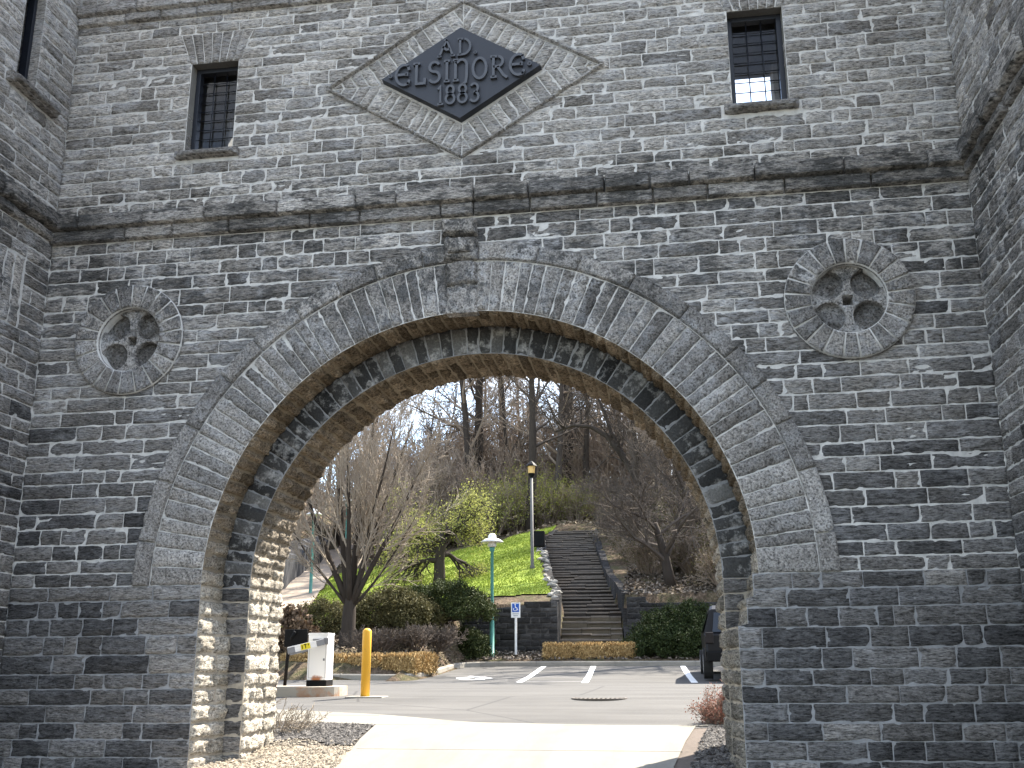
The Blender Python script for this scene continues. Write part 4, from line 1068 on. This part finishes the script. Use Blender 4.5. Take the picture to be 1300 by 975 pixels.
# straw bales
def straw():
    N = NT('golden_straw'); n = N.noise(N.coord((9, 9, 40)), 3, 5, .7)
    r = N.island(); c = N.mix(r, (.17, .105, .04), (.66, .47, .22)); c = N.mix(.8, c, N.ramp(n, [(.3, .35), (.6, 1.15)]), 'MULTIPLY'); return N.done(c, .85, .15)
M['straw'] = straw()
def bale(seed, L=.89, W_=.46, H=.42):
    rs = np.random.RandomState(seed); bm = bmesh.new(); bmesh.ops.create_cube(bm, size=1)
    for v in bm.verts: v.co = Vector((v.co.x*L, v.co.y*W_, v.co.z*H))
    bmesh.ops.bevel(bm, geom=bm.edges[:], offset=.05, segments=2, affect='EDGES'); bmesh.ops.subdivide_edges(bm, edges=bm.edges[:], cuts=4, use_grid_fill=True)
    V = np.array([v.co[:] for v in bm.verts]); bm.verts.index_update(); F = [[v.index for v in f.verts] for f in bm.faces]; bm.free()
    n = fbm(V[:, 0]*6+seed, V[:, 1]*6, V[:, 2]*6, 3)-.5
    V = V*(1+.22*n[:, None]); pin = 1-.07*np.exp(-((np.abs(V[:, 0])-.2)/.03)**2); V[:, 1:] *= pin[:, None]
    mb = MB(); mb.add(V, F)
    k = 3600; u = rs.uniform(-.5, .5, (k, 3)); ax = rs.choice([1, 2, 2, 1, 0], k); sg = rs.choice([-1, 1], k)
    for i in range(3): u[:, i] = np.where(ax == i, sg*.5, u[:, i])
    P = u*np.array([L, W_, H])*.97
    d = rs.normal(0, .7, (k, 3)); d[:, 2] += rs.choice([-1.3, 1.3], k); d[np.arange(k), ax] += sg*.6; d /= np.linalg.norm(d, axis=1)[:, None]
    ln = rs.uniform(.05, .17, k)[:, None]; s = np.cross(d, rs.normal(0, 1, (k, 3))); s /= np.linalg.norm(s, axis=1)[:, None]; s *= .0085
    Q = np.stack([P-d*ln*.4-s, P-d*ln*.4+s, P+d*ln*.7+s, P+d*ln*.7-s], 1).reshape(-1, 3)
    mb.add(Q, np.arange(4*k).reshape(k, 4)); return mb.build('straw_bale', M['straw'])
b0 = bale(1); b1 = bale(2); used = []
def put(x, y, z, rz, src, label, grp):
    o = src if src not in used else src.copy()
    if src in used: COL.objects.link(o)
    used.append(src); o.location = (x, y, z+.21); o.rotation_euler = (0, 0, rz); return tag(o, label, 'straw bale', grp)
zb = float(road(22.6))+.16
for i, l in enumerate(('straw bale at the left end of the row before the stairs', 'middle straw bale of the row before the stairs', 'straw bale at the right end of the row before the stairs')):
    put(-1.58+i*.96, 22.75+i*.07, zb+.04, .06+[.03, -.04, .02][i], (b0, b1)[i % 2], l, 'straw bales before the stairs')
zl = float(road(17.2))+.15
for i, l in enumerate(('straw bale on the kerb just right of the yellow post', 'straw bale on the kerb behind the yellow post', 'straw bale on the kerb behind the white barrier', 'straw bale on the kerb left of the white barrier')):
    put(-5.1-i*1.0, 17.0+i*.16, zl, -.15+[.04, -.03, .05, 0][i], (b1, b0)[i % 2], l, 'straw bales along the kerb')
put(-4.72, 17.75, zl+.02, 1.35, b0, 'straw bale turned end-on at the kerb corner', 'straw bales along the kerb')

# ------------------------------------------------------------------ parked car in the shade at the right
def suv():
    t = empty('parked_car', (3.62, 15.4, float(road(17)))); tag(t, 'dark sport utility vehicle parked in deep shade behind the right jamb', 'car')
    paint = plain('dark_car_paint', (.006, .006, .007), .4, .1, 3, .2, 0, 0); tyre = plain('tyre_rubber', (.02, .02, .02), .9, .2, 20); gl = plain('dark_tinted_glass', (.01, .012, .014), .08, .05, 3, .6, 0, 0)
    prof = [(0, .42), (-.05, .62), (.0, .98), (.12, 1.05), (.32, 1.6), (.55, 1.7), (2.1, 1.72), (2.55, 1.64), (3.25, 1.12), (4.35, .98), (4.55, .8), (4.58, .42)]
    def sec(y):
        return np.interp(y, [0, .3, 2.5, 3.3, 4.58], [.9, .94, .94, .93, .86])
    mb = MB(); V = []; n = len(prof)
    for y, z in prof:
        w = float(sec(y))-(max(0, z-1.05)*.32); V += [(-w, y, z), (-w+.06, y+(.02 if y < 2 else -.02), z+.03), (w-.06, y+(.02 if y < 2 else -.02), z+.03), (w, y, z)]
    F = [(4*i+k, 4*i+k+1, 4*i+5+k, 4*i+4+k) for i in range(n-1) for k in range(3)]
    F += [tuple(4*i for i in range(n))[::-1], tuple(4*i+3 for i in range(n)), (0, 4*n-4, 4*n-1, 3)]
    mb.add(V, F); mb.build('body', paint, t)
    for sx in (-1, 1):
        mb = MB(); mb.add([(sx*.945, .55, 1.1), (sx*.79, .62, 1.58), (sx*.79, 2.3, 1.6), (sx*.93, 3.0, 1.14)], [(0, 1, 2, 3)]); mb.build('side_window', gl, t)
        mb = MB(); mb.box(sx*.80-.1, sx*.80+.1, -.045, .03, .82, 1.08, .02); mb.build('tail_light', plain('tail_light_dark', (.005, .002, .002), .6, .05, 3), t)  # lens coloured near black, its deep shade painted in
        for y in (.85, 3.7):
            mb = MB(); cx = sx*.84
            mb.tube([(cx-.11, y, .36), (cx+.11, y, .36)], .36, 22); w = mb.build('wheel', tyre, t, False)
            mb = MB(); mb.tube([(cx-.115, y, .36), (cx+.115, y, .36)], .22, 14); mb.build('rim', M['grey'], w)
    mb = MB(); mb.add([(-.72, .10, 1.09), (.72, .10, 1.09), (.66, .30, 1.55), (-.66, .30, 1.55)], [(0, 1, 2, 3)]); o = mb.build('rear_window', gl, t); o.location = (0, -.02, 0)
    mb = MB(); mb.box(-.88, .88, -.12, .1, .40, .64, .03); mb.build('bumper', M['blacksteel'], t)
    mb = MB(); mb.box(-.25, .25, -.04, -.02, .72, .84); mb.build('number_plate', M['whitemetal'], t)
suv()


# ------------------------------------------------------------------ vegetation
def bark(name, a, b):
    N = NT(name); v = N.coord((6, 6, 1.2)); n = N.noise(v, 2, 6, .7); N.bump(n, .7, .02); return N.done(N.mix(n, a, b), .95, .1)
M['bark'] = bark('grey_brown_bark', (.018, .015, .012), (.065, .053, .044))
M['darkbark'] = bark('dark_wet_bark', (.022, .018, .015), (.075, .062, .052))
M['twig'] = bark('pale_twig_bark', (.14, .113, .086), (.40, .345, .275))
M['woodbark'] = bark('grey_wood_bark', (.04, .034, .029), (.125, .105, .09))
M['darktwig'] = bark('dark_brown_twig', (.045, .036, .03), (.13, .108, .09))
M['redtwig'] = bark('red_brown_twig', (.135, .104, .08), (.34, .275, .215))
def leafmat(name, a, b, tr=.25):
    N = NT(name); c = N.mix(N.island(), a, b); N.done(c, .75, .15)
    t = N.n('BsdfTranslucent'); N.L(c, t.inputs[0]); m = N.n('MixShader', i_Fac=tr); N.L(N.b.outputs[0], m.inputs[1]); N.L(t.outputs[0], m.inputs[2]); N.L(m.outputs[0], N.t.nodes['Material Output'].inputs[0]); return N.m
M['yleaf'] = leafmat('spring_yellow_green_leaf', (.17, .19, .045), (.36, .36, .11), .4)
M['evleaf'] = leafmat('dark_evergreen_leaf', (.014, .024, .008), (.062, .075, .024), .12)
M['junileaf'] = leafmat('dark_juniper_leaf', (.010, .018, .006), (.045, .06, .018), .1)
M['olive'] = leafmat('olive_brown_leaf', (.035, .036, .014), (.13, .115, .05), .15)
M['brown'] = leafmat('dry_brown_leaf', (.07, .045, .03), (.24, .17, .11), .2)
M['redleaf'] = leafmat('barberry_leaf', (.13, .05, .04), (.34, .19, .14), .3)

def perp(d, rs):
    a = Vector(rs.normal(0, 1, 3)); a = a-d*a.dot(d); return a.normalized()
def grow(mbs, p, d, L, r, lvl, S, rs, tips=None):
    s = S[lvl]; n = s.get('seg', 4); pts = [p]; rad = [r]; q = p.copy(); dd = d.copy(); r1 = max(r*s.get('taper', .35), S.get('rmin', .004))
    for i in range(n):
        w = Vector(rs.normal(0, 1, 3))*s.get('wob', .12); dd = (dd+w+Vector((0, 0, s.get('up', 0)))).normalized(); q = q+dd*(L/n); pts.append(q.copy()); rad.append(r+(r1-r)*(i+1)/n)
    mbs[0 if lvl <= S.get('split', 0) else 1].tube(pts, rad, s.get('sides', 4), caps=lvl == 0)
    if lvl+1 not in S:
        if tips is not None: tips.append((pts[-1], dd)); tips.append((pts[-2], dd))
        return
    k = s['kids']; t0 = s.get('from', .3)
    for i in range(k):
        t = t0+(1-t0)*(i+rs.uniform(.1, .9))/k; f = t*n; j = min(int(f), n-1); b = pts[j].lerp(pts[j+1], f-j); ax = (pts[j+1]-pts[j]).normalized()
        an = math.radians(rs.uniform(*s['ang'])); nd = (ax*math.cos(an)+perp(ax, rs)*math.sin(an)).normalized()
        ln = L*s['ratio']*rs.uniform(.65, 1.2)*(1-s.get('short', .5)*t); rr = min((rad[j]+(rad[j+1]-rad[j])*(f-j))*s.get('rr', .55), s.get('rcap', 9))
        grow(mbs, b, nd, ln, max(rr, S.get('rmin', .004)), lvl+1, S, rs, tips)
def leafcloud(mb, pts, k, spread, size, rs, mat=0, flat=1.0):
    P = np.repeat(np.array([p[:] for p in pts]), k, 0); n = len(P)
    P = P+rs.normal(0, spread, (n, 3))*np.array([1, 1, flat])
    a = rs.normal(0, 1, (n, 3)); a /= np.linalg.norm(a, axis=1)[:, None]; b = np.cross(a, rs.normal(0, 1, (n, 3))); b /= np.linalg.norm(b, axis=1)[:, None]
    s = (size*rs.uniform(.6, 1.4, n))[:, None]; a *= s; b *= s*.55
    mb.add(np.stack([P-a, P-b, P+a, P+b], 1).reshape(-1, 3), np.arange(4*n).reshape(n, 4), mat)
def tree(name, S, L, r, seed, barkm, twigm, lean=(0, 0), leaves=None):
    rs = np.random.RandomState(seed); t = empty(name); A, B = MB(), MB(); tips = []
    grow((A, B), Vector((0, 0, -.2)), Vector((lean[0], lean[1], 1)).normalized(), L, r, 0, S, rs, tips)
    A.build('trunk', M[barkm], t, True)
    mats = [M[twigm]]
    if leaves: leafcloud(B, [p for p, d in tips], leaves[1], leaves[2], leaves[3], rs, 1); mats.append(M[leaves[0]])
    B.build('crown', mats, t, False); return t
def place(o, x, y, label, cat='tree', grp=None, s=1, rz=0, dz=0):
    o.location = (x, y, tzf(x, y)+dz); o.scale = (s, s, s); o.rotation_euler = (0, 0, rz); return tag(o, label, cat, grp)
# multi-stemmed bare tree in the left bed
def vase():
    rs = np.random.RandomState(21); t = empty('bare_tree'); A, B = MB(), MB()
    A.tube([(0, 0, -.2), (0, 0, .1), (.02, 0, .5), (.03, 0, .95), (.03, 0, 1.3), (.03, 0, 1.5)], [.34, .25, .20, .19, .15, .05], 10)
    S = {0: dict(seg=7, wob=.04, up=.04, kids=12, **{'from': .18}, ang=(18, 42), ratio=.44, short=.35, rr=.45, sides=7, taper=.16),
         1: dict(seg=5, wob=.07, up=.10, kids=9, **{'from': .15}, ang=(16, 38), ratio=.55, short=.35, rr=.5, sides=4, taper=.3),
         2: dict(seg=4, wob=.09, up=.08, kids=5, **{'from': .2}, ang=(20, 45), ratio=.6, short=.3, rr=.6, sides=3, taper=.5),
         3: dict(seg=3, wob=.1, up=.06, sides=3, taper=.6), 'split': 0, 'rmin': .0055}
    for az, an, L, r in ((185, 24, 5.4, .11), (150, 10, 6.3, .12), (60, 7, 6.5, .12), (10, 15, 6.0, .11), (350, 30, 5.2, .09), (270, 14, 5.9, .10), (100, 24, 5.4, .09), (320, 20, 5.4, .08), (200, 40, 3.7, .05), (5, 44, 3.6, .05)):
        a = math.radians(az); b = math.radians(an); d = Vector((math.cos(a)*math.sin(b), math.sin(a)*math.sin(b), math.cos(b)))
        grow((A, B), Vector((.03, 0, 1.0)), d, L, r, 0, S, rs)
    A.build('trunk', M['bark'], t, True); B.build('crown', M['twig'], t)
    return t
place(vase(), -7.2, 18.9, 'many-stemmed bare tree with pale twigs in the bed behind the white barrier', 'tree')
# small leafing tree on the lawn
S = {0: dict(seg=4, wob=.06, kids=9, **{'from': .5}, ang=(45, 84), ratio=1.3, short=.25, rr=.6, sides=9, taper=.6),
     1: dict(seg=5, wob=.18, up=.03, kids=8, **{'from': .2}, ang=(25, 65), ratio=.6, short=.3, rr=.55, sides=5, taper=.3),
     2: dict(seg=4, wob=.16, up=-.06, kids=6, **{'from': .2}, ang=(25, 60), ratio=.6, short=.3, rr=.6, sides=4, taper=.4),
     3: dict(seg=3, wob=.2, up=-.09, kids=4, **{'from': .3}, ang=(20, 50), ratio=.6, short=.2, rr=.7, sides=3), 4: dict(seg=2, wob=.15, up=-.12, sides=3), 'split': 1, 'rmin': .008}
place(tree('leafing_tree', S, 2.1, .24, 8, 'darkbark', 'darkbark', (.05, 0), ('yleaf', 4, .16, .034)), -7.4, 31.4, 'low spreading tree just coming into yellow-green leaf on the lawn', 'tree', s=1.15)
# bare spreading tree on the right bank
S = {0: dict(seg=4, wob=.12, kids=8, **{'from': .35}, ang=(35, 75), ratio=1.5, short=.2, rr=.55, sides=8, taper=.5),
     1: dict(seg=6, wob=.14, up=.02, kids=9, **{'from': .2}, ang=(25, 60), ratio=.5, short=.4, rr=.5, sides=5, taper=.25),
     2: dict(seg=5, wob=.14, up=.03, kids=8, **{'from': .15}, ang=(25, 55), ratio=.55, short=.3, rr=.55, sides=4, taper=.35),
     3: dict(seg=3, wob=.14, up=.02, kids=6, **{'from': .2}, ang=(25, 55), ratio=.6, short=.2, rr=.7, sides=3), 4: dict(seg=3, wob=.12, up=.0, sides=3), 'split': 0, 'rmin': .0065}
place(tree('bare_tree', S, 2.5, .22, 5, 'darkbark', 'darktwig', (-.25, -.05)), 2.0, 28.0, 'low wide bare tree with pale twigs on the bank right of the stairs', 'tree')
place(tree('bare_tree', S, 2.8, .16, 15, 'darkbark', 'darktwig', (-.1, -.1)), 3.6, 33.5, 'dark tangled bare tree behind the spreading one on the right bank', 'tree')
place(tree('bare_tree', S, 2.6, .14, 25, 'darkbark', 'darktwig', (.1, -.1)), 1.0, 38.0, 'small bare tree on the bank level with the top of the stairs', 'tree')
# tall trees of the wood: five kinds, copied
def forest(seed, L, r, kids=16, fr=.25, twigm='redtwig', barkm='woodbark'):
    S = {0: dict(seg=9, wob=.035, up=.02, kids=kids, **{'from': fr}, ang=(35, 75), ratio=.33, short=.45, rr=.42, sides=8, taper=.2),
         1: dict(seg=5, wob=.13, up=.07, kids=8, **{'from': .2}, ang=(25, 55), ratio=.5, short=.3, rr=.5, sides=4, taper=.25),
         2: dict(seg=4, wob=.13, up=.05, kids=8, **{'from': .2}, ang=(25, 55), ratio=.55, short=.3, rr=.55, sides=3, taper=.4),
         3: dict(seg=3, wob=.13, up=.03, sides=3, taper=.6), 'split': 0, 'rmin': .014}
    return tree('forest_tree', S, L, r, seed, barkm, twigm)
kinds = [forest(31, 17, .30, barkm='darkbark'), forest(32, 15, .20, 18, .15, 'darktwig', 'darkbark'), forest(33, 18, .36, 15, .3, 'darktwig', 'darkbark'), forest(34, 13, .15, 18, .1, 'redtwig'), forest(35, 16, .24, 17, .2, 'redtwig')]
named = [(0, -9.8, 50.8, 1.0, .4, 'tall straight dark tree rising behind the leafing tree, thickest trunk of the skyline'),
         (1, -7.7, 53.0, 1.0, 1.2, 'slender dark tree left of the lantern at the top of the lawn'),
         (2, -5.7, 46.8, .85, 2.0, 'stout dark trunk standing right behind the lantern pole'),
         (4, -4.6, 49.8, 1.0, 3.0, 'tall tree with reddish twigs just right of the stout trunk behind the lantern'),
         (1, -2.9, 51.0, 1.05, 4.0, 'slim tall tree directly above the top of the stairs')]
seen = set()
def wood(k, x, y, s, rz, label, grp):
    o = kinds[k] if k not in seen else copy_tree(kinds[k]); seen.add(k); return place(o, x, y, label, 'tree', grp, s, rz)
for a in named: wood(*a, None)
rw = random.Random(77)
G = 'trees of the wood on the hilltop'
for i in range(60):
    y = rw.uniform(52, 84); x = rw.uniform(-27-(y-54)*.2, 9+(y-54)*.12)
    bearing = (x-1.95)/(y+10)
    if -.295 < bearing < -.205 and i % 4: continue
    wood(rw.randrange(5), x, y, rw.uniform(.7, 1.1), rw.uniform(0, 6.3), 'bare tree of the wood that closes the hilltop', G)
for i, (x, y) in enumerate(((3.5, 44), (5.5, 40), (7.5, 46), (1.5, 47), (-.5, 54), (2.2, 51), (4.6, 49), (.6, 43), (6.2, 36), (4.4, 37), (2.6, 40.5), (3, 56), (5.5, 54))):
    wood((3, 4, 1, 3, 4)[i % 5], x, y, .85, i*1.3, 'bare tree on the shaded bank to the right of the stairs top', 'trees on the right bank')
for i in range(16):
    x, y = rw.uniform(7, 20), rw.uniform(28, 52)
    wood(rw.randrange(5), x, y, rw.uniform(.6, .95), i*1.1, 'bare tree far along the wooded bank to the right', 'trees far along the right bank')
for i, (x, y) in enumerate(((-19.5, 41), (-21, 47), (-20.5, 53), (-18, 36), (-23, 50), (-16.5, 58), (-14, 56))):
    wood((4, 3, 1, 3, 4, 3, 1)[i], x, y, .72, i*2.1, 'bare tree on the slope above the concrete wall', 'trees above the concrete wall')
# leaning tree with an arching limb
def arch_tree():
    rs = np.random.RandomState(9); t = empty('leaning_tree'); A, B = MB(), MB()
    pts = [(2.6, .4, -.3), (2.2, .3, 1.5), (1.5, .2, 3.2), (.8, 0, 4.4), (.1, 0, 5.3), (-.7, 0, 5.8), (-1.6, 0, 5.9), (-2.6, .1, 5.6)]
    A.tube(pts, [.26, .23, .2, .17, .14, .11, .08, .04], 9)
    A.tube([(.8, 0, 4.4), (.4, 0, 5.4), (.1, .1, 6.4), (-.3, .1, 7.4), (-.5, .2, 8.6)], [.13, .11, .09, .06, .03], 7)
    S = {0: dict(seg=5, wob=.14, up=.04, kids=6, **{'from': .25}, ang=(25, 60), ratio=.5, rr=.5, sides=4, taper=.25), 1: dict(seg=4, wob=.15, kids=5, **{'from': .2}, ang=(25, 55), ratio=.55, rr=.6, sides=3), 2: dict(seg=3, wob=.15, sides=3), 'split': -1, 'rmin': .009}
    for i in range(16):
        j = rs.randint(2, 7); p = Vector(pts[j]).lerp(Vector(pts[j+1]) if j < 7 else Vector(pts[j]), rs.uniform(0, 1)); d = Vector((rs.uniform(-.8, .5), rs.uniform(-.6, .6), rs.uniform(.1, 1))).normalized()
        grow((A, B), p, d, rs.uniform(1.5, 3), .05, 0, S, rs)
    A.build('trunk', M['darkbark'], t, True); B.build('crown', M['darkbark'], t); return t
place(arch_tree(), -1.1, 42.0, 'leaning dark tree whose limb arches over the top of the stairs', 'tree', dz=-.2)
# shrubs
def bush(name, seed, w, d, h, twigm, n=40, leaves=None, rmin=.006, up=.05, spread=(5, 55)):
    rs = np.random.RandomState(seed); t = empty(name); A, B = MB(), MB(); tips = []
    S = {0: dict(seg=4, wob=.13, up=up, kids=6, **{'from': .25}, ang=(18, 50), ratio=.5, short=.3, rr=.6, sides=4, taper=.4), 1: dict(seg=3, wob=.15, up=up, kids=5, **{'from': .2}, ang=(20, 55), ratio=.55, rr=.65, sides=3, taper=.5), 2: dict(seg=3, wob=.16, sides=3), 'split': 0, 'rmin': rmin}
    for i in range(n):
        a = rs.uniform(0, 6.28); b = math.radians(rs.uniform(*spread)); q = math.sqrt(rs.uniform(0, 1))*.3
        dd = Vector((math.cos(a)*math.sin(b), math.sin(a)*math.sin(b), math.cos(b)))
        grow((A, B), Vector((math.cos(a)*q*w*.5, math.sin(a)*q*d*.5, -.1)), dd, h*rs.uniform(.6, .95), rmin*2.6, 0, S, rs, tips)
    k = np.array([w/(h*1.5), d/(h*1.5), 1])
    for m in (A, B):
        for v in m.v: v *= k
    if leaves:
        leafcloud(B, [(p.x*k[0], p.y*k[1], p.z) for p, _ in tips], leaves[1], leaves[2], leaves[3], rs, 1)
    A.build('stem', M[twigm], t); B.build('crown', [M[twigm]]+([M[leaves[0]]] if leaves else []), t); return t
def evergreen(name, seed, w, d, h, leafm, n=420, k=64, size=.031, layered=False):
    """clumped evergreen: sprays of small leaves over uneven mounds, dark gaps between"""
    rs = np.random.RandomState(seed); t = empty(name); A, B = MB(), MB(); P = []
    while len(P) < n:
        v = rs.normal(0, 1, 3); v /= np.linalg.norm(v); v[2] = abs(v[2]); r = rs.uniform(.55, 1)**.6
        f = .72+.5*float(fbm(np.array([v[0]*2.1+seed]), np.array([v[1]*2.1]), np.array([v[2]*2.1]), 3)[0])
        q = v*r*f*np.array([w/2, d/2, h])
        if layered: q[2] = round(q[2]/.28)*.28+rs.normal(0, .03)
        P.append(q)
    leafcloud(B, P, k, .085, size, rs, 0, .45 if layered else .8)
    for q in P[::7]: A.tube([(q[0]*.15, q[1]*.15, -.1), (q[0]*.6, q[1]*.6, q[2]*.55), tuple(q)], [.02, .014, .006], 4)
    A.build('stem', M['darkbark'], t); B.build('crown', M[leafm], t); return t
place(evergreen('evergreen_shrub', 3, 3.7, 2.2, 1.2, 'evleaf', 700), -5.3, 22.6, 'big dark evergreen shrub between the bare tree and the teal lamp', 'shrub')
place(evergreen('evergreen_shrub', 4, 1.9, 1.5, 1.15, 'evleaf', 300), -4.55, 23.2, 'smaller dark evergreen shrub against the left end of the stone wall', 'shrub', dz=-.3)
place(evergreen('evergreen_shrub', 6, 3.6, 2.0, 1.15, 'olive', 600), -6.7, 21.6, 'olive brown-tipped shrub behind the trunk of the many-stemmed tree', 'shrub')
place(evergreen('evergreen_shrub', 7, 2.6, 1.7, 1.0, 'olive', 300), -8.5, 20.9, 'low olive shrub left of the many-stemmed tree', 'shrub')
place(evergreen('evergreen_shrub', 9, 1.4, 1.2, 1.3, 'brown', 130, 20, .07), -8.7, 18.3, 'brown curled-leaf shrub behind the black board', 'shrub')
place(evergreen('juniper', 12, 3.9, 2.2, 1.45, 'junileaf', 620, 64, .032), 2.3, 23.9, 'spreading dark juniper at the right wall by the parked car', 'shrub', dz=.05)
place(evergreen('juniper', 13, 3.2, 1.4, .9, 'junileaf', 380, 60, .031), 1.9, 23.1, 'low front part of juniper beside the bales, darker and nearer the kerb', 'shrub')
lowb = bush('twiggy_shrub', 2, 1.5, 1.1, .75, 'darktwig', 60)
for i, (x, y, s, l) in enumerate(((-6.1, 18.1, 1, 'low brown twiggy shrub behind the straw bales, left of the yellow post'), (-5.2, 18.7, .95, 'low brown twiggy shrub behind the straw bales, right of the yellow post'), (-4.95, 20.2, 1.0, 'low brown twiggy shrub at the kerb corner before the evergreen'))):
    place(lowb if i == 0 else copy_tree(lowb), x, y, l, 'shrub', 'low brown shrubs behind the bales', s, i*1.7)
place(bush('barberry_bush', 5, .6, .6, .55, 'redtwig', 46, ('redleaf', 2, .03, .012), .003), 2.52, 3.35, 'small red-leaved bush at the foot of the right jamb', 'shrub', s=1)
place(bush('dry_plant', 6, .9, .8, .62, 'twig', 26, None, .003, -.02, (20, 80)), -2.75, 2.3, 'dry bent stems of a dead plant at the foot of the left jamb', 'plant')
und = [bush('understory_shrub', 40, 4.4, 4, 3.6, 'redtwig', 46, None, .012), bush('understory_shrub', 41, 3.6, 3.4, 2.8, 'redtwig', 44, ('yleaf', 2, .2, .045), .012), bush('understory_shrub', 42, 3.4, 3.2, 2.2, 'redtwig', 44, ('olive', 1, .2, .04), .012)]
su = set()
def under(k, x, y, s, label, grp):
    o = und[k] if k not in su else copy_tree(und[k]); su.add(k); place(o, x, y, label, 'shrub', grp, s, rw.uniform(0, 6.3))
for x, y, s in ((-12.0, 47, 1.4), (-10.4, 48, 1.5), (-13.6, 49, 1.5), (-8.9, 49, 1.2), (-15.0, 52, 1.7), (-11.5, 52, 1.8), (-16.2, 56, 1.8), (-6.9, 52, 1.5), (-9.5, 55, 1.9), (-2.2, 53, 1.6), (-4.3, 55, 1.7), (-13, 57, 2.0), (-7, 57, 1.9), (-18.5, 58, 2.0), (0, 56, 1.9), (-11, 60, 2.1), (-3, 60, 2.1), (-15.5, 62, 2.2)):
    under(0, x, y, s, 'reddish brown leafless thicket shrub at the edge of the wood', 'brown thicket shrubs at the edge of the wood')
for x, y, s in ((-7.8, 46.6, 1.0), (-6.6, 47.6, 1.05), (-9.2, 46.0, .9), (-5.0, 48.4, .9), (-8.2, 48.6, 1.1), (-6.0, 50.5, 1.2), (-10.6, 45.6, .8), (-3.3, 48.6, .8), (-12.2, 44.6, .8)):
    under(1, x, y, s, 'yellow-green budding shrub along the top of the lawn', 'budding shrubs at the top of the lawn')
for x, y, s in ((1.2, 30.5, .75), (3.0, 31, 1.0), (2.6, 34.5, 1.1), (.6, 34, .8), (4.6, 29.0, 1.0), (4.8, 36, 1.2), (-.3, 40, .8), (2.0, 40, 1.1), (.4, 45, 1.0), (3.9, 26.9, .7), (5.8, 27.5, .9), (7.5, 29, 1.1), (9, 27.5, 1), (10.5, 30, 1.2), (8, 33, 1.2), (12, 28, 1.1), (13, 33, 1.3), (7, 38, 1.2), (10, 37, 1.3), (15, 30, 1.2), (16, 36, 1.3)):
    under(2, x, y, s, 'brown undergrowth shrub on the shaded bank right of the stairs', 'undergrowth on the right bank')
for x, y, s in ((-19, 44, 1.2), (-20.5, 48, 1.3), (-21.5, 52, 1.3), (-17.8, 39, 1.0), (-19, 36, 1.1)):
    under(0, x, y, s, 'leafless thicket shrub on the slope over the concrete wall', 'thicket above the concrete wall')
# fallen leaves and chips on the right bank and the beds
def chips(name, n, reg, seed, size, cols):
    rs = np.random.RandomState(seed); x = rs.uniform(reg[0], reg[1], n); y = rs.uniform(reg[2], reg[3], n); k = reg[4](x, y); x, y = x[k], y[k]; n = len(x)
    z = tz(x, y)+rs.uniform(.01, .06, n); P = np.stack([x, y, z], -1); a = rs.normal(0, 1, (n, 3)); a[:, 2] *= .5; a /= np.linalg.norm(a, axis=1)[:, None]; b = np.cross(a, rs.normal(0, 1, (n, 3))*np.array([.4, .4, 1])); b /= np.linalg.norm(b, axis=1)[:, None]
    s = (size*rs.uniform(.5, 1.5, n))[:, None]; mb = MB(); mb.add(np.stack([P-a*s, P-b*s*.6, P+a*s, P+b*s*.6], 1).reshape(-1, 3), np.arange(4*n).reshape(n, 4))
    N = NT(name+'_chips'); struct(mb.build(name, N.done(N.mix(N.island(), *cols), .9, .15)), 'stuff')
chips('leaf_litter', 16000, (.3, 8, 25.9, 46, lambda x, y: x > np.interp(y, STY, STX)+np.interp(y, STY, STW)+.05), 3, .075, ((.04, .032, .025), (.24, .2, .16)))
chips('bed_mulch', 7000, (-4.3, 7, 22.4, 25.8, lambda x, y: (y < 24.2) | ((x > .45) & (y < 25.7))), 4, .05, ((.03, .025, .02), (.26, .22, .18)))
chips('bed_litter', 6000, (-10, -4.6, 16.9, 22.5, lambda x, y: y > 17.4), 5, .05, ((.03, .025, .02), (.26, .21, .15)))
chips('wood_floor_litter', 9000, (-20, 4, 44, 62, lambda x, y: y > 45.5), 6, .11, ((.06, .045, .03), (.40, .32, .22)))
